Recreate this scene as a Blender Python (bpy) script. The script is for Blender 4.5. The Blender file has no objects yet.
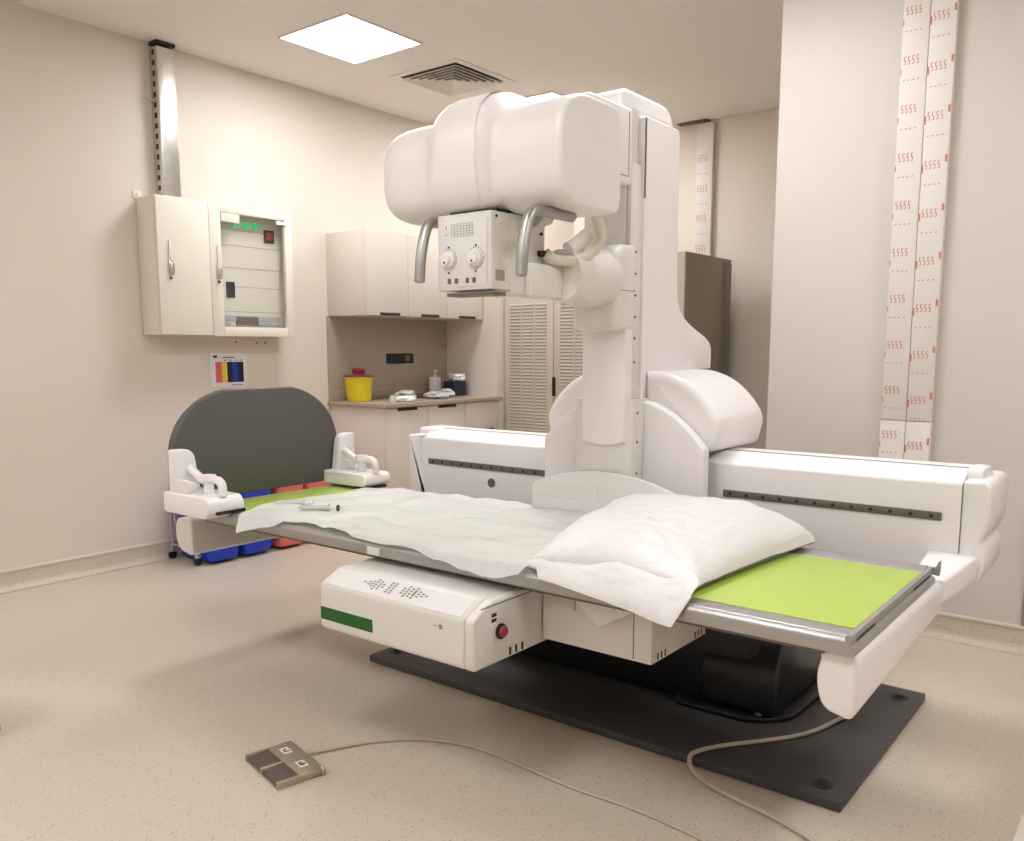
import bpy, bmesh, math, random
from mathutils import Vector, Matrix, noise
random.seed(7)
C = bpy.context.scene.collection
sc = bpy.context.scene
sc.view_settings.view_transform = 'Standard'
sc.view_settings.look = 'None'
sc.view_settings.gamma = 1
sc.view_settings.use_curve_mapping = False
sc.view_settings.exposure = 0.0
PI = math.pi

# ------------------------------------------------------------ materials
def srgb(r, g, b):
    f = lambda c: (c/255/12.92) if c/255 <= .04045 else ((c/255+.055)/1.055)**2.4
    return (f(r), f(g), f(b), 1)

def mat(name, col, rough=.5, metal=0, bump=0, bscale=200, var=0, vscale=6, spec=.5, coat=0, emit=None, estr=0, alpha=1, trans=0):
    m = bpy.data.materials.new(name); m.use_nodes = True
    nt = m.node_tree; b = nt.nodes['Principled BSDF']
    b.inputs['Base Color'].default_value = col
    b.inputs['Roughness'].default_value = rough
    b.inputs['Metallic'].default_value = metal
    b.inputs['Specular IOR Level'].default_value = spec
    b.inputs['Coat Weight'].default_value = coat
    b.inputs['Transmission Weight'].default_value = trans
    if alpha < 1: b.inputs['Alpha'].default_value = alpha
    if emit:
        b.inputs['Emission Color'].default_value = emit
        b.inputs['Emission Strength'].default_value = estr
    tc = nt.nodes.new('ShaderNodeTexCoord')
    if var:
        n = nt.nodes.new('ShaderNodeTexNoise'); n.inputs['Scale'].default_value = vscale
        n.inputs['Detail'].default_value = 4
        nt.links.new(tc.outputs['Object'], n.inputs['Vector'])
        mx = nt.nodes.new('ShaderNodeMix'); mx.data_type = 'RGBA'
        d = tuple(c*(1-var) for c in col[:3])+(1,)
        l = tuple(min(1, c*(1+var)) for c in col[:3])+(1,)
        mx.inputs[6].default_value = d; mx.inputs[7].default_value = l
        nt.links.new(n.outputs['Fac'], mx.inputs[0]); nt.links.new(mx.outputs[2], b.inputs['Base Color'])
    if bump:
        n = nt.nodes.new('ShaderNodeTexNoise'); n.inputs['Scale'].default_value = bscale
        n.inputs['Detail'].default_value = 3
        nt.links.new(tc.outputs['Object'], n.inputs['Vector'])
        bp = nt.nodes.new('ShaderNodeBump'); bp.inputs['Strength'].default_value = bump
        bp.inputs['Distance'].default_value = .002
        nt.links.new(n.outputs['Fac'], bp.inputs['Height']); nt.links.new(bp.outputs['Normal'], b.inputs['Normal'])
    return m

M = {}
M['wall'] = mat('wall_paint', srgb(222, 211, 199), .6, bump=.15, bscale=120, var=.015, vscale=2)
M['wall_white'] = mat('wall_white', srgb(212, 205, 198), .6, bump=.1, bscale=120, var=.012, vscale=2)
M['ceiling'] = mat('ceiling_paint', srgb(236, 229, 222), .8, bump=.08, bscale=90)
M['white'] = mat('machine_white', srgb(240, 235, 234), .32, bump=.03, bscale=500, var=.006, vscale=4)
M['white2'] = mat('machine_offwhite', srgb(226, 221, 215), .38, bump=.03, bscale=500, var=.006, vscale=4)
M['cream'] = mat('cream_enamel', srgb(228, 221, 207), .4, bump=.05, bscale=300)
M['cream_in'] = mat('cream_inner', srgb(222, 216, 202), .45)
M['lam'] = mat('laminate', srgb(216, 206, 196), .35, bump=.03, bscale=300)
M['lam_edge'] = mat('laminate_edge', srgb(160, 146, 130), .5)
M['worktop'] = mat('worktop', srgb(170, 152, 134), .28, var=.08, vscale=180)
M['splash'] = mat('splash', srgb(170, 156, 140), .45, var=.05, vscale=60)
M['louvre'] = mat('louvre_metal', srgb(196, 185, 171), .45, bump=.05, bscale=300)
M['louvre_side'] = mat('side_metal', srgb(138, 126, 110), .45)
M['steel'] = mat('steel', (.62, .61, .59, 1), .32, metal=1, var=.08, vscale=20)
M['galv'] = mat('galvanised', (.72, .71, .68, 1), .3, metal=1, var=.2, vscale=25)
M['alu'] = mat('aluminium', (.40, .39, .38, 1), .38, metal=.85, bump=.03, bscale=300)
M['alu_paint'] = mat('table_border', srgb(172, 168, 165), .34, metal=.5, bump=.02, bscale=400)
M['darkgrey'] = mat('dark_pad', srgb(86, 85, 79), .5, bump=.06, bscale=250)
M['plate'] = mat('base_plate_grey', srgb(68, 65, 65), .45, bump=.1, bscale=350)
M['black'] = mat('black_plastic', srgb(22, 22, 24), .4)
M['gap'] = mat('shadow_gap', srgb(40, 36, 33), .7)
M['seam'] = mat('seam_line', srgb(150, 142, 134), .7)
M['strip'] = mat('accessory_strip', srgb(112, 105, 97), .4, metal=.3)
M['blackpaint'] = mat('pedestal_black', srgb(18, 18, 22), .38, bump=.05, bscale=200)
M['green'] = mat('lime_surface', srgb(180, 200, 92), .42, bump=.03, bscale=300)
M['greenlabel'] = mat('green_label', srgb(16, 92, 20), .4)
M['print'] = mat('grey_print', srgb(150, 138, 134), .6)
M['printd'] = mat('dark_print', srgb(50, 46, 44), .6)
M['redprint'] = mat('red_print', srgb(204, 122, 114), .6)
M['redprint2'] = mat('grey_print_pale', srgb(160, 150, 146), .6)
M['film'] = mat('protective_film', srgb(226, 219, 213), .5, bump=.2, bscale=30)
M['cable'] = mat('cable_grey', srgb(186, 176, 158), .45)
M['hose'] = mat('hose_ivory', srgb(222, 216, 200), .45)
M['pedal'] = mat('pedal_metal', srgb(178, 166, 146), .38, metal=.5, bump=.05, bscale=300)
M['pedald'] = mat('pedal_plate', srgb(92, 82, 74), .45, bump=.3, bscale=400)
M['label'] = mat('white_label', srgb(228, 225, 222), .5)
M['yellow'] = mat('yellow_plastic', srgb(226, 208, 40), .35)
M['maroon'] = mat('maroon_plastic', srgb(128, 40, 56), .4)
M['blue'] = mat('blue_plastic', srgb(24, 58, 190), .4)
M['blue2'] = mat('blue_bag', srgb(30, 80, 140), .4)
M['pink'] = mat('coral_plastic', srgb(226, 112, 106), .4)
M['navy'] = mat('navy_box', srgb(24, 28, 44), .5, var=.3, vscale=40)
M['clear'] = mat('clear_plastic', srgb(222, 222, 220), .15, trans=.35, spec=.5)
M['tissue'] = mat('tissue', srgb(226, 224, 222), .8)
M['led'] = mat('green_lamp', srgb(20, 170, 110), .3, emit=srgb(20, 200, 120), estr=.6)
M['redsw'] = mat('red_switch', srgb(170, 60, 66), .4)
M['yellowp'] = mat('chart_yellow', srgb(226, 206, 60), .5)
M['pinkp'] = mat('chart_pink', srgb(222, 100, 112), .5)
M['bluep'] = mat('chart_blue', srgb(20, 60, 160), .5)
M['navyp'] = mat('chart_navy', srgb(14, 16, 52), .5)
M['blackp'] = mat('chart_black', srgb(12, 10, 12), .5)
M['mat'] = mat('brown_mat', srgb(150, 122, 100), .8, bump=.4, bscale=300)
M['door'] = mat('door_grey', srgb(168, 156, 142), .5)
M['glass'] = mat('window_acrylic', (.97, .97, .96, 1), .05, trans=1, spec=.5)
_nt = M['glass'].node_tree; _nt.nodes.remove(_nt.nodes['Principled BSDF'])
_a = _nt.nodes.new('ShaderNodeBsdfTransparent'); _b = _nt.nodes.new('ShaderNodeBsdfGlossy'); _b.inputs['Roughness'].default_value = .05
_m = _nt.nodes.new('ShaderNodeMixShader'); _m.inputs[0].default_value = .06
_nt.links.new(_a.outputs[0], _m.inputs[1]); _nt.links.new(_b.outputs[0], _m.inputs[2]); _nt.links.new(_m.outputs[0], _nt.nodes['Material Output'].inputs[0])
M['apron'] = mat('apron_translucent', srgb(226, 221, 219), .3)
LIGHT = 28.5
M['lamp'] = mat('lamp_diffuser', (1, 1, 1, 1), .5, emit=(.95, .975, 1, 1), estr=LIGHT)

# floor: speckled vinyl
def floor_mat():
    m = bpy.data.materials.new('speckled_vinyl'); m.use_nodes = True
    nt = m.node_tree; b = nt.nodes['Principled BSDF']; N = nt.nodes.new; L = nt.links.new
    tc = N('ShaderNodeTexCoord')
    base = srgb(204, 191, 174)
    cur = None
    n = N('ShaderNodeTexNoise'); n.inputs['Scale'].default_value = 90; n.inputs['Detail'].default_value = 3
    L(tc.outputs['Object'], n.inputs['Vector'])
    mx = N('ShaderNodeMix'); mx.data_type = 'RGBA'
    mx.inputs[6].default_value = tuple(c*.90 for c in base[:3])+(1,)
    mx.inputs[7].default_value = tuple(c*1.08 for c in base[:3])+(1,)
    L(n.outputs['Fac'], mx.inputs[0]); cur = mx.outputs[2]
    for sc_, th, col in ((70, .085, (.19, .14, .10, 1)), (110, .10, (.62, .55, .47, 1)), (160, .12, (.28, .22, .17, 1))):
        v = N('ShaderNodeTexVoronoi'); v.inputs['Scale'].default_value = sc_
        L(tc.outputs['Object'], v.inputs['Vector'])
        # random per cell keeps only some of the flecks
        r = N('ShaderNodeSeparateColor'); L(v.outputs['Color'], r.inputs[0])
        g = N('ShaderNodeMath'); g.operation = 'LESS_THAN'; L(r.outputs[0], g.inputs[0]); g.inputs[1].default_value = .30
        lt = N('ShaderNodeMath'); lt.operation = 'LESS_THAN'; L(v.outputs['Distance'], lt.inputs[0]); lt.inputs[1].default_value = th*2.4
        mu = N('ShaderNodeMath'); mu.operation = 'MULTIPLY'; L(g.outputs[0], mu.inputs[0]); L(lt.outputs[0], mu.inputs[1])
        ml = N('ShaderNodeMath'); ml.operation = 'MULTIPLY'; L(mu.outputs[0], ml.inputs[0]); ml.inputs[1].default_value = .62
        x = N('ShaderNodeMix'); x.data_type = 'RGBA'; L(ml.outputs[0], x.inputs[0]); L(cur, x.inputs[6]); x.inputs[7].default_value = col
        cur = x.outputs[2]
    L(cur, b.inputs['Base Color'])
    b.inputs['Roughness'].default_value = .38
    b.inputs['Specular IOR Level'].default_value = .45
    nb = N('ShaderNodeTexNoise'); nb.inputs['Scale'].default_value = 25; L(tc.outputs['Object'], nb.inputs['Vector'])
    bp = N('ShaderNodeBump'); bp.inputs['Strength'].default_value = .12; bp.inputs['Distance'].default_value = .003
    L(nb.outputs['Fac'], bp.inputs['Height']); L(bp.outputs['Normal'], b.inputs['Normal'])
    return m
M['floor'] = floor_mat()

def cloth_mat(name, col, mixf=.18):
    m = bpy.data.materials.new(name); m.use_nodes = True
    nt = m.node_tree; N = nt.nodes.new; L = nt.links.new
    b = nt.nodes['Principled BSDF']; out = nt.nodes['Material Output']
    b.inputs['Base Color'].default_value = col; b.inputs['Roughness'].default_value = .42
    tc = N('ShaderNodeTexCoord'); n = N('ShaderNodeTexNoise'); n.inputs['Scale'].default_value = 14; n.inputs['Detail'].default_value = 6
    n.inputs['Distortion'].default_value = 1.2
    L(tc.outputs['Object'], n.inputs['Vector'])
    bp = N('ShaderNodeBump'); bp.inputs['Strength'].default_value = .4; bp.inputs['Distance'].default_value = .01
    L(n.outputs['Fac'], bp.inputs['Height']); L(bp.outputs['Normal'], b.inputs['Normal'])
    t = N('ShaderNodeBsdfTransparent'); mx = N('ShaderNodeMixShader'); mx.inputs[0].default_value = mixf
    L(b.outputs[0], mx.inputs[1]); L(t.outputs[0], mx.inputs[2]); L(mx.outputs[0], out.inputs[0])
    return m
M['sheet'] = cloth_mat('thin_white_sheet', srgb(228, 225, 223), .24)
M['pillowc'] = cloth_mat('white_pillow_film', srgb(221, 217, 215), .0)

# ------------------------------------------------------------ mesh building
class MB:
    def __init__(s): s.v = []; s.f = []; s.mi = []; s.cur = 0; s.T = None
    def add(s, vs, fs):
        o = len(s.v)
        if s.T is not None: vs = [s.T @ Vector(v) for v in vs]
        s.v += [tuple(v) for v in vs]
        s.f += [tuple(o+i for i in f) for f in fs]; s.mi += [s.cur]*len(fs)
        return s
    def addbm(s, bm):
        bm.verts.index_update()
        s.add([v.co.copy() for v in bm.verts], [[v.index for v in f.verts] for f in bm.faces]); bm.free(); return s
    def box(s, x0, x1, y0, y1, z0, z1, bev=0, seg=2):
        bm = bmesh.new()
        bmesh.ops.create_cube(bm, size=1)
        for v in bm.verts:
            v.co = Vector((x0+(v.co.x+.5)*(x1-x0), y0+(v.co.y+.5)*(y1-y0), z0+(v.co.z+.5)*(z1-z0)))
        if bev: bmesh.ops.bevel(bm, geom=bm.edges[:], offset=bev, segments=seg, affect='EDGES', profile=.5)
        return s.addbm(bm)
    def prism(s, prof, axis, a, b, bev=0, seg=2):
        """prof 2D points; axis 'x': (y,z), 'y': (x,z), 'z': (x,y)"""
        def P(p, t):
            return (t, p[0], p[1]) if axis == 'x' else (p[0], t, p[1]) if axis == 'y' else (p[0], p[1], t)
        q = []
        for p in prof:
            if not q or (p[0]-q[-1][0])**2+(p[1]-q[-1][1])**2 > 4e-8: q.append(p)
        if (q[0][0]-q[-1][0])**2+(q[0][1]-q[-1][1])**2 < 4e-8: q.pop()
        n = len(q)
        ar = sum(q[i][0]*q[(i+1) % n][1]-q[(i+1) % n][0]*q[i][1] for i in range(n))
        if ar < 0: q = q[::-1]
        nr = []
        for i in range(n):
            e1 = Vector((q[i][0]-q[i-1][0], q[i][1]-q[i-1][1])).normalized(); e2 = Vector((q[(i+1) % n][0]-q[i][0], q[(i+1) % n][1]-q[i][1])).normalized()
            n1 = Vector((-e1.y, e1.x)); n2 = Vector((-e2.y, e2.x)); h = n1+n2
            h = h.normalized() if h.length > 1e-6 else n1
            nr.append(h/max(.55, h.dot(n1)))
        def ring(d, t):
            w = [Vector((q[i][0]+nr[i].x*d, q[i][1]+nr[i].y*d)) for i in range(n)]
            for _ in range(60):
                bad = False
                for i in range(n):
                    j = (i+1) % n
                    e0 = Vector((q[j][0]-q[i][0], q[j][1]-q[i][1])); e1 = w[j]-w[i]
                    if e0.dot(e1) < -1e-12:
                        mid = (w[i]+w[j])/2; w[i] = mid.copy(); w[j] = mid.copy(); bad = True
                if not bad: break
            return [P((v.x, v.y), t) for v in w]
        rings = []
        if bev:
            for k in range(seg+1):
                w = .5*PI*k/seg; rings.append(ring(bev*(1-math.sin(w)), a+bev*(1-math.cos(w))))
            for k in range(seg, -1, -1):
                w = .5*PI*k/seg; rings.append(ring(bev*(1-math.sin(w)), b-bev*(1-math.cos(w))))
        else: rings = [ring(0, a), ring(0, b)]
        return s.rings(rings)
    def cyl(s, p0, p1, r0, r1=None, n=20, bev=0):
        r1 = r0 if r1 is None else r1
        return s.tube([p0, p1], [r0, r1], n, caps=True)
    def tube(s, pts, r, n=10, caps=True):
        pts = [Vector(p) for p in pts]
        rs = r if isinstance(r, (list, tuple)) else [r]*len(pts)
        vs = []; fs = []
        up = None
        for i, p in enumerate(pts):
            if i == 0: t = pts[1]-pts[0]
            elif i == len(pts)-1: t = pts[-1]-pts[-2]
            else: t = (pts[i+1]-pts[i]).normalized()+(pts[i]-pts[i-1]).normalized()
            t.normalize()
            if up is None:
                up = Vector((0, 0, 1)) if abs(t.z) < .9 else Vector((1, 0, 0))
            a = t.cross(up); 
            if a.length < 1e-6: a = t.cross(Vector((0, 1, 0)))
            a.normalize(); b = a.cross(t).normalized(); up = b
            for k in range(n):
                w = 2*PI*k/n
                vs.append(p+(a*math.cos(w)+b*math.sin(w))*rs[i])
        for i in range(len(pts)-1):
            for k in range(n):
                fs.append((i*n+k, i*n+(k+1) % n, (i+1)*n+(k+1) % n, (i+1)*n+k))
        if caps: fs.append(tuple(range(n))[::-1]); fs.append(tuple((len(pts)-1)*n+k for k in range(n)))
        return s.add(vs, fs)
    def lathe(s, cx, cy, prof, n=28):
        vs = []; fs = []
        for (r, z) in prof:
            for k in range(n):
                w = 2*PI*k/n; vs.append((cx+r*math.cos(w), cy+r*math.sin(w), z))
        for i in range(len(prof)-1):
            for k in range(n): fs.append((i*n+k, i*n+(k+1) % n, (i+1)*n+(k+1) % n, (i+1)*n+k))
        fs.append(tuple(range(n))[::-1]); fs.append(tuple((len(prof)-1)*n+k for k in range(n)))
        return s.add(vs, fs)
    def rings(s, rings, closed=True):
        n = len(rings[0]); vs = [p for r in rings for p in r]; fs = []
        for i in range(len(rings)-1):
            for k in range(n): fs.append((i*n+k, i*n+(k+1) % n, (i+1)*n+(k+1) % n, (i+1)*n+k))
        if closed: fs.append(tuple(range(n))[::-1]); fs.append(tuple((len(rings)-1)*n+k for k in range(n)))
        return s.add(vs, fs)
    def grid(s, fn, nu, nv):
        vs = [fn(i/nu, j/nv) for j in range(nv+1) for i in range(nu+1)]
        fs = [(j*(nu+1)+i, j*(nu+1)+i+1, (j+1)*(nu+1)+i+1, (j+1)*(nu+1)+i) for j in range(nv) for i in range(nu)]
        return s.add(vs, fs)
    def m(s, i): s.cur = i; return s
    def build(s, name, mats, parent=None, sharp=35, mods=None, recalc=True):
        if not isinstance(mats, (list, tuple)): mats = [mats]
        xs = [v[0] for v in s.v]; ys = [v[1] for v in s.v]; zs = [v[2] for v in s.v]
        o = Vector(((min(xs)+max(xs))/2, (min(ys)+max(ys))/2, min(zs)))
        me = bpy.data.meshes.new(name)
        me.from_pydata([Vector(v)-o for v in s.v], [], s.f)
        for i, p in enumerate(me.polygons): p.material_index = s.mi[i]; p.use_smooth = True
        for mm in mats: me.materials.append(M[mm] if isinstance(mm, str) else mm)
        if recalc:
            bm = bmesh.new(); bm.from_mesh(me); bmesh.ops.recalc_face_normals(bm, faces=bm.faces[:]); bm.to_mesh(me); bm.free()
        me.set_sharp_from_angle(angle=math.radians(sharp))
        ob = bpy.data.objects.new(name, me); C.objects.link(ob)
        ob.location = o
        if parent is not None:
            ob.parent = parent
            w = Vector((0, 0, 0)); q = parent
            while q is not None: w = w+q.location; q = q.parent
            ob.location = o-w
        return ob

def thing(name, label, cat, loc, group=None):
    o = bpy.data.objects.new(name, None); C.objects.link(o); o.location = loc; o.empty_display_size = .05
    o['label'] = label; o['category'] = cat
    if group: o['group'] = group
    return o
def tag(o, label, cat, group=None, kind=None):
    o['label'] = label; o['category'] = cat
    if group: o['group'] = group
    if kind: o['kind'] = kind
    return o
def struct(o): o['kind'] = 'structure'; return o
def rrect(x0, x1, y0, y1, r, n=5):
    """rounded rectangle; r may be a 4-list for corners (x0y0, x1y0, x1y1, x0y1)"""
    rs = r if isinstance(r, (list, tuple)) else [r]*4
    out = []
    for (cx, cy, sx, sy, a0, rr) in ((x0, y0, 1, 1, PI, rs[0]), (x1, y0, -1, 1, 1.5*PI, rs[1]), (x1, y1, -1, -1, 0, rs[2]), (x0, y1, 1, -1, .5*PI, rs[3])):
        rr = max(rr, 1e-4)
        for k in range(n+1):
            a = a0+.5*PI*k/n
            out.append((cx+sx*rr+rr*math.cos(a), cy+sy*rr+rr*math.sin(a)))
    return out
def smooth(pts, it=2):
    for _ in range(it):
        q = [pts[0]]
        for a, b in zip(pts, pts[1:]):
            q.append(tuple(a[i]*.75+b[i]*.25 for i in range(len(a)))); q.append(tuple(a[i]*.25+b[i]*.75 for i in range(len(a))))
        q.append(pts[-1]); pts = q
    return pts
def round_poly(pts, r, n=4):
    out = []; N = len(pts)
    for i in range(N):
        p = Vector(pts[i]); a = Vector(pts[i-1]); b = Vector(pts[(i+1) % N])
        rr = r[i] if isinstance(r, (list, tuple)) else r
        if rr <= 0: out.append(tuple(p)); continue
        da = (a-p); db = (b-p); la = min(rr, da.length*.48); lb = min(rr, db.length*.48)
        A = p+da.normalized()*la; B = p+db.normalized()*lb
        for k in range(n+1):
            t = k/n; out.append(tuple(A*(1-t)**2+p*2*t*(1-t)+B*t*t))
    return out

# ------------------------------------------------------------ the room
XL = -5.03; ZC = 3.13; YR = 4.25; YB = 6.62; XP = -1.67
XE = 2.6; YF = -2.6
struct(MB().box(XL-.2, XE+.2, YF-.2, YB+.2, -.1, 0).build('floor', 'floor'))
struct(MB().box(XL-.2, XE+.2, YF-.2, YB+.2, ZC, ZC+.1).build('ceiling', 'ceiling'))
struct(MB().box(XL-.2, XL, YF, YB, 0, ZC).build('wall_left', 'wall'))
struct(MB().box(XL, XP, YB, YB+.2, 0, ZC).build('wall_back', 'wall'))
struct(MB().box(XP, XE, YR, YB+.2, 0, ZC).build('wall_right', 'wall_white'))
struct(MB().box(XL, XE, YF-.2, YF, 0, ZC).build('wall_front', 'wall'))
struct(MB().box(XE, XE+.2, YF, YR, 0, ZC).build('wall_side', 'wall'))
struct(MB().box(XL, -4.466, 5.52, YB, 0, ZC).build('wall_pier', 'wall'))
# coved vinyl skirting: upstand, cap line and rounded foot
def skirt(name, axis, plane, a, b, sgn, weld='lam_edge'):
    prof = [(0, 0), (.045, 0), (.028, .006), (.014, .018), (.006, .036), (.004, .104), (0, .104)]
    cap = [(0, .104), (.008, .104), (.008, .116), (0, .116)]
    P = lambda pr: [(plane+sgn*p[0], p[1]) for p in pr]
    o = struct(MB().prism(P(prof), axis, a, b).build(name, 'floor'))
    MB().prism(P(cap), axis, a, b).build('cap_strip', 'cream', o)
    w = [(.045, 0), (.052, 0), (.052, .0015), (.045, .0015)]
    MB().prism(P(w), axis, a, b).build('weld_line', weld, o)
skirt('baseboard_left', 'y', XL, YF, 4.2, 1)   # profile in (x,z) swept along y
skirt('baseboard_back', 'x', YB, -2.85, XP, -1)
skirt('baseboard_right', 'x', YR, XP, .42, -1, 'floor')
# grey door at the far right of the right hand wall
d = struct(MB().box(-.485, .42, YR-.012, YR-.001, .118, 2.1, .003).build('door_1', 'door'))
h = MB(); h.cyl((-.435, YR-.013, .5), (-.435, YR-.05, .5), .022, n=14); h.cyl((-.45, YR-.05, .5), (-.32, YR-.05, .5), .011, n=10)
h.build('door_handle', 'black', d)

# ------------------------------------------------------------ ceiling lights, vent
light0 = None
def ceiling_light(cx, cy, label):
    t = thing('ceiling_light', label, 'ceiling light', (cx, cy, ZC-.012), 'square ceiling light panels')
    w = .285
    f = MB()
    f.box(cx-w-.012, cx+w+.012, cy-w-.012, cy-w, ZC-.010, ZC-.0005, .002)
    f.box(cx-w-.012, cx+w+.012, cy+w, cy+w+.012, ZC-.010, ZC-.0005, .002)
    f.box(cx-w-.012, cx-w, cy-w, cy+w, ZC-.010, ZC-.0005, .002)
    f.box(cx+w, cx+w+.012, cy-w, cy+w, ZC-.010, ZC-.0005, .002)
    f.build('frame', 'white', t)
    MB().box(cx-w, cx+w, cy-w, cy+w, ZC-.007, ZC-.001).build('diffuser', 'lamp', t)
    return t
ceiling_light(-4.05, 3.64, 'square lit ceiling panel nearest the electrical cabinets')
ceiling_light(-4.00, 5.50, 'lit ceiling panel mostly hidden behind the x-ray tube housing')
for i, (x, y) in enumerate(((-1.75, 3.15), (-1.75, .45), (.8, 3.1), (.8, .9), (-1.75, -1.9), (-4.05, -.08))):
    t = ceiling_light(x, y, 'lit ceiling panel out of sight %s' % ('above the machine column', 'before the table', 'by the door', 'over the viewer', 'behind the viewer', 'far behind the viewer', 'in the rear left corner')[i])
# hole in the ceiling trim beside the visible panel
def vent(cx, cy):
    t = thing('ceiling_vent', 'square white air diffuser with nested slats in the ceiling', 'air vent', (cx, cy, ZC-.02))
    def ring(m, w0, w1, z0, z1, th=.003):
        # sloping blade ring between half widths w0 (upper) and w1 (lower, outer)
        A = [(-w0, -w0), (w0, -w0), (w0, w0), (-w0, w0)]; B = [(-w1, -w1), (w1, -w1), (w1, w1), (-w1, w1)]
        vs = [(cx+a, cy+b, z0) for a, b in A]+[(cx+a, cy+b, z1) for a, b in B]+[(cx+a, cy+b, z0-th) for a, b in A]+[(cx+a*(1-th/w1), cy+b*(1-th/w1), z1-th) for a, b in B]
        fs = []
        for k in range(4):
            j = (k+1) % 4
            fs += [(k, j, 4+j, 4+k), (8+k, 12+k, 12+j, 8+j), (4+k, 4+j, 12+j, 12+k), (k, 8+k, 8+j, j)]
        m.add(vs, fs)
    fr = MB(); w = .30
    fr.box(cx-w, cx+w, cy-w, cy-w+.05, ZC-.006, ZC-.0005); fr.box(cx-w, cx+w, cy+w-.05, cy+w, ZC-.006, ZC-.0005)
    fr.box(cx-w, cx-w+.05, cy-w+.05, cy+w-.05, ZC-.006, ZC-.0005); fr.box(cx+w-.05, cx+w, cy-w+.05, cy+w-.05, ZC-.006, ZC-.0005)
    fr.build('frame', 'ceiling', t)
    MB().box(cx-w+.05, cx+w-.05, cy-w+.05, cy+w-.05, ZC-.0015, ZC-.0008).build('opening', 'black', t)
    for k in range(6):
        r = MB(); w1 = .245-.04*k; ring(r, w1-.028, w1-.004, ZC-.003, ZC-.020)
        r.build('slat', 'ceiling', t)
vent(-4.07, 4.56)

# ------------------------------------------------------------ left wall: trunking, electrical enclosures, chart
X0 = XL
t = thing('cable_trunking', 'galvanised metal cable trunking rising from the electrical boxes to the ceiling', 'cable trunking', (X0+.05, 2.995, 2.21))
m = MB(); m.box(X0+.001, X0+.085, 2.925, 3.04, 2.222, ZC-.035, .003)
m.cur = 1
for k in range(14):
    z = 2.27+k*.06
    m.box(X0+.03, X0+.055, 2.9235, 2.9251, z, z+.03)
b = m.build('channel', ['galv', 'printd'], t)
m = MB(); m.box(X0+.005, X0+.09, 2.92, 3.045, ZC-.022, ZC-.002, .003); m.build('ceiling_bracket', 'black', t)
m = MB(); m.tube(smooth([(X0+.03, 2.94, 2.78), (X0+.05, 2.89, 2.79), (X0+.05, 2.87, 2.805), (X0+.055, 2.88, 2.83)]), .006); m.cyl((X0+.03, 2.93, 2.80), (X0+.03, 2.918, 2.80), .009, n=8)
m.build('hook', 'steel', t)

def latch(p, x, y, z):
    m = MB(); m.box(x, x+.012, y-.014, y+.014, z-.04, z+.045, .003); m.box(x+.012, x+.024, y-.009, y+.016, z-.03, z+.03, .004); m.cyl((x+.012, y, z-.036), (x+.03, y, z-.036), .01, n=12)
    l = m.build('latch', 'steel', p)
    m = MB(); m.cyl((x, y, z-.062), (x+.008, y, z-.062), .008, n=10); m.build('key_cap', 'maroon', l)
    m = MB(); m.box(x, x+.010, y-.009, y+.009, z+.05, z+.16, .004); m.build('latch_cover', 'cream', l)
t = thing('electrical_cabinet', 'closed cream metal electrical cabinet on the left wall below the trunking', 'electrical cabinet', (X0+.1, 2.975, 1.40))
MB().box(X0+.002, X0+.19, 2.79, 3.135, 1.405, 2.215, .004).build('body', 'cream', t)
dr = MB().box(X0+.192, X0+.215, 2.79, 3.135, 1.405, 2.215, .006).build('door', 'cream', t)
latch(dr, X0+.215, 2.865, 1.80)
for (y, z) in ((2.80, 2.235), (2.87, 1.385)):
    m = MB(); m.box(X0+.0015, X0+.006, y-.03, y+.03, z-.025, z+.025, .002); m.cyl((X0+.006, y, z), (X0+.012, y, z), .008, n=10); m.build('wall_bracket', 'cream', t)
t = thing('electrical_cabinet', 'cream electrical cabinet with a clear window, green lamps and a red switch', 'electrical cabinet', (X0+.1, 3.455, 1.40))
y0, y1, z0, z1 = 3.145, 3.775, 1.40, 2.21
m = MB()
m.box(X0+.002, X0+.17, y0, y0+.015, z0, z1); m.box(X0+.002, X0+.17, y1-.015, y1, z0, z1)
m.box(X0+.002, X0+.17, y0+.015, y1-.015, z0, z0+.015); m.box(X0+.002, X0+.17, y0+.015, y1-.015, z1-.015, z1)
m.build('body', 'cream', t)
m = MB(); m.box(X0+.10, X0+.11, y0+.015, y1-.015, z0+.015, z1-.015)
pn = m.build('inner_panel', 'cream_in', t)
m = MB()
for z in (1.56, 1.72, 1.84, 1.98, 2.08): m.box(X0+.11, X0+.1115, y0+.02, y1-.02, z, z+.003)
m.build('panel_seams', 'seam', pn)
m = MB(); m.box(X0+.11, X0+.116, 3.31, 3.37, 1.65, 1.75); m.build('breaker_opening', 'black', pn)
m = MB(); m.box(X0+.11, X0+.118, 3.27, 3.72, 1.50, 1.535, .002); m.box(X0+.11, X0+.118, 3.27, 3.33, 1.47, 1.50, .002); m.box(X0+.11, X0+.118, 3.50, 3.72, 1.47, 1.50, .002); m.build('terminal_rail', 'clear', pn)
m = MB(); m.box(X0+.11, X0+.119, 3.37, 3.54, 1.475, 1.53); m.build('terminal_opening', 'strip', pn)
for k in range(3):
    m = MB(); yy = 3.385+.075*k; m.cyl((X0+.11, yy, 2.118), (X0+.135, yy, 2.118), .019, n=18); m.build('indicator_lamp', 'led', pn)
m = MB(); m.box(X0+.11, X0+.118, 3.61, 3.69, 2.02, 2.105, .003); s_ = m.build('switch_plate', 'printd', pn)
m = MB(); m.box(X0+.118, X0+.124, 3.625, 3.675, 2.04, 2.09, .003); m.build('rocker', 'redsw', s_)
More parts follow.
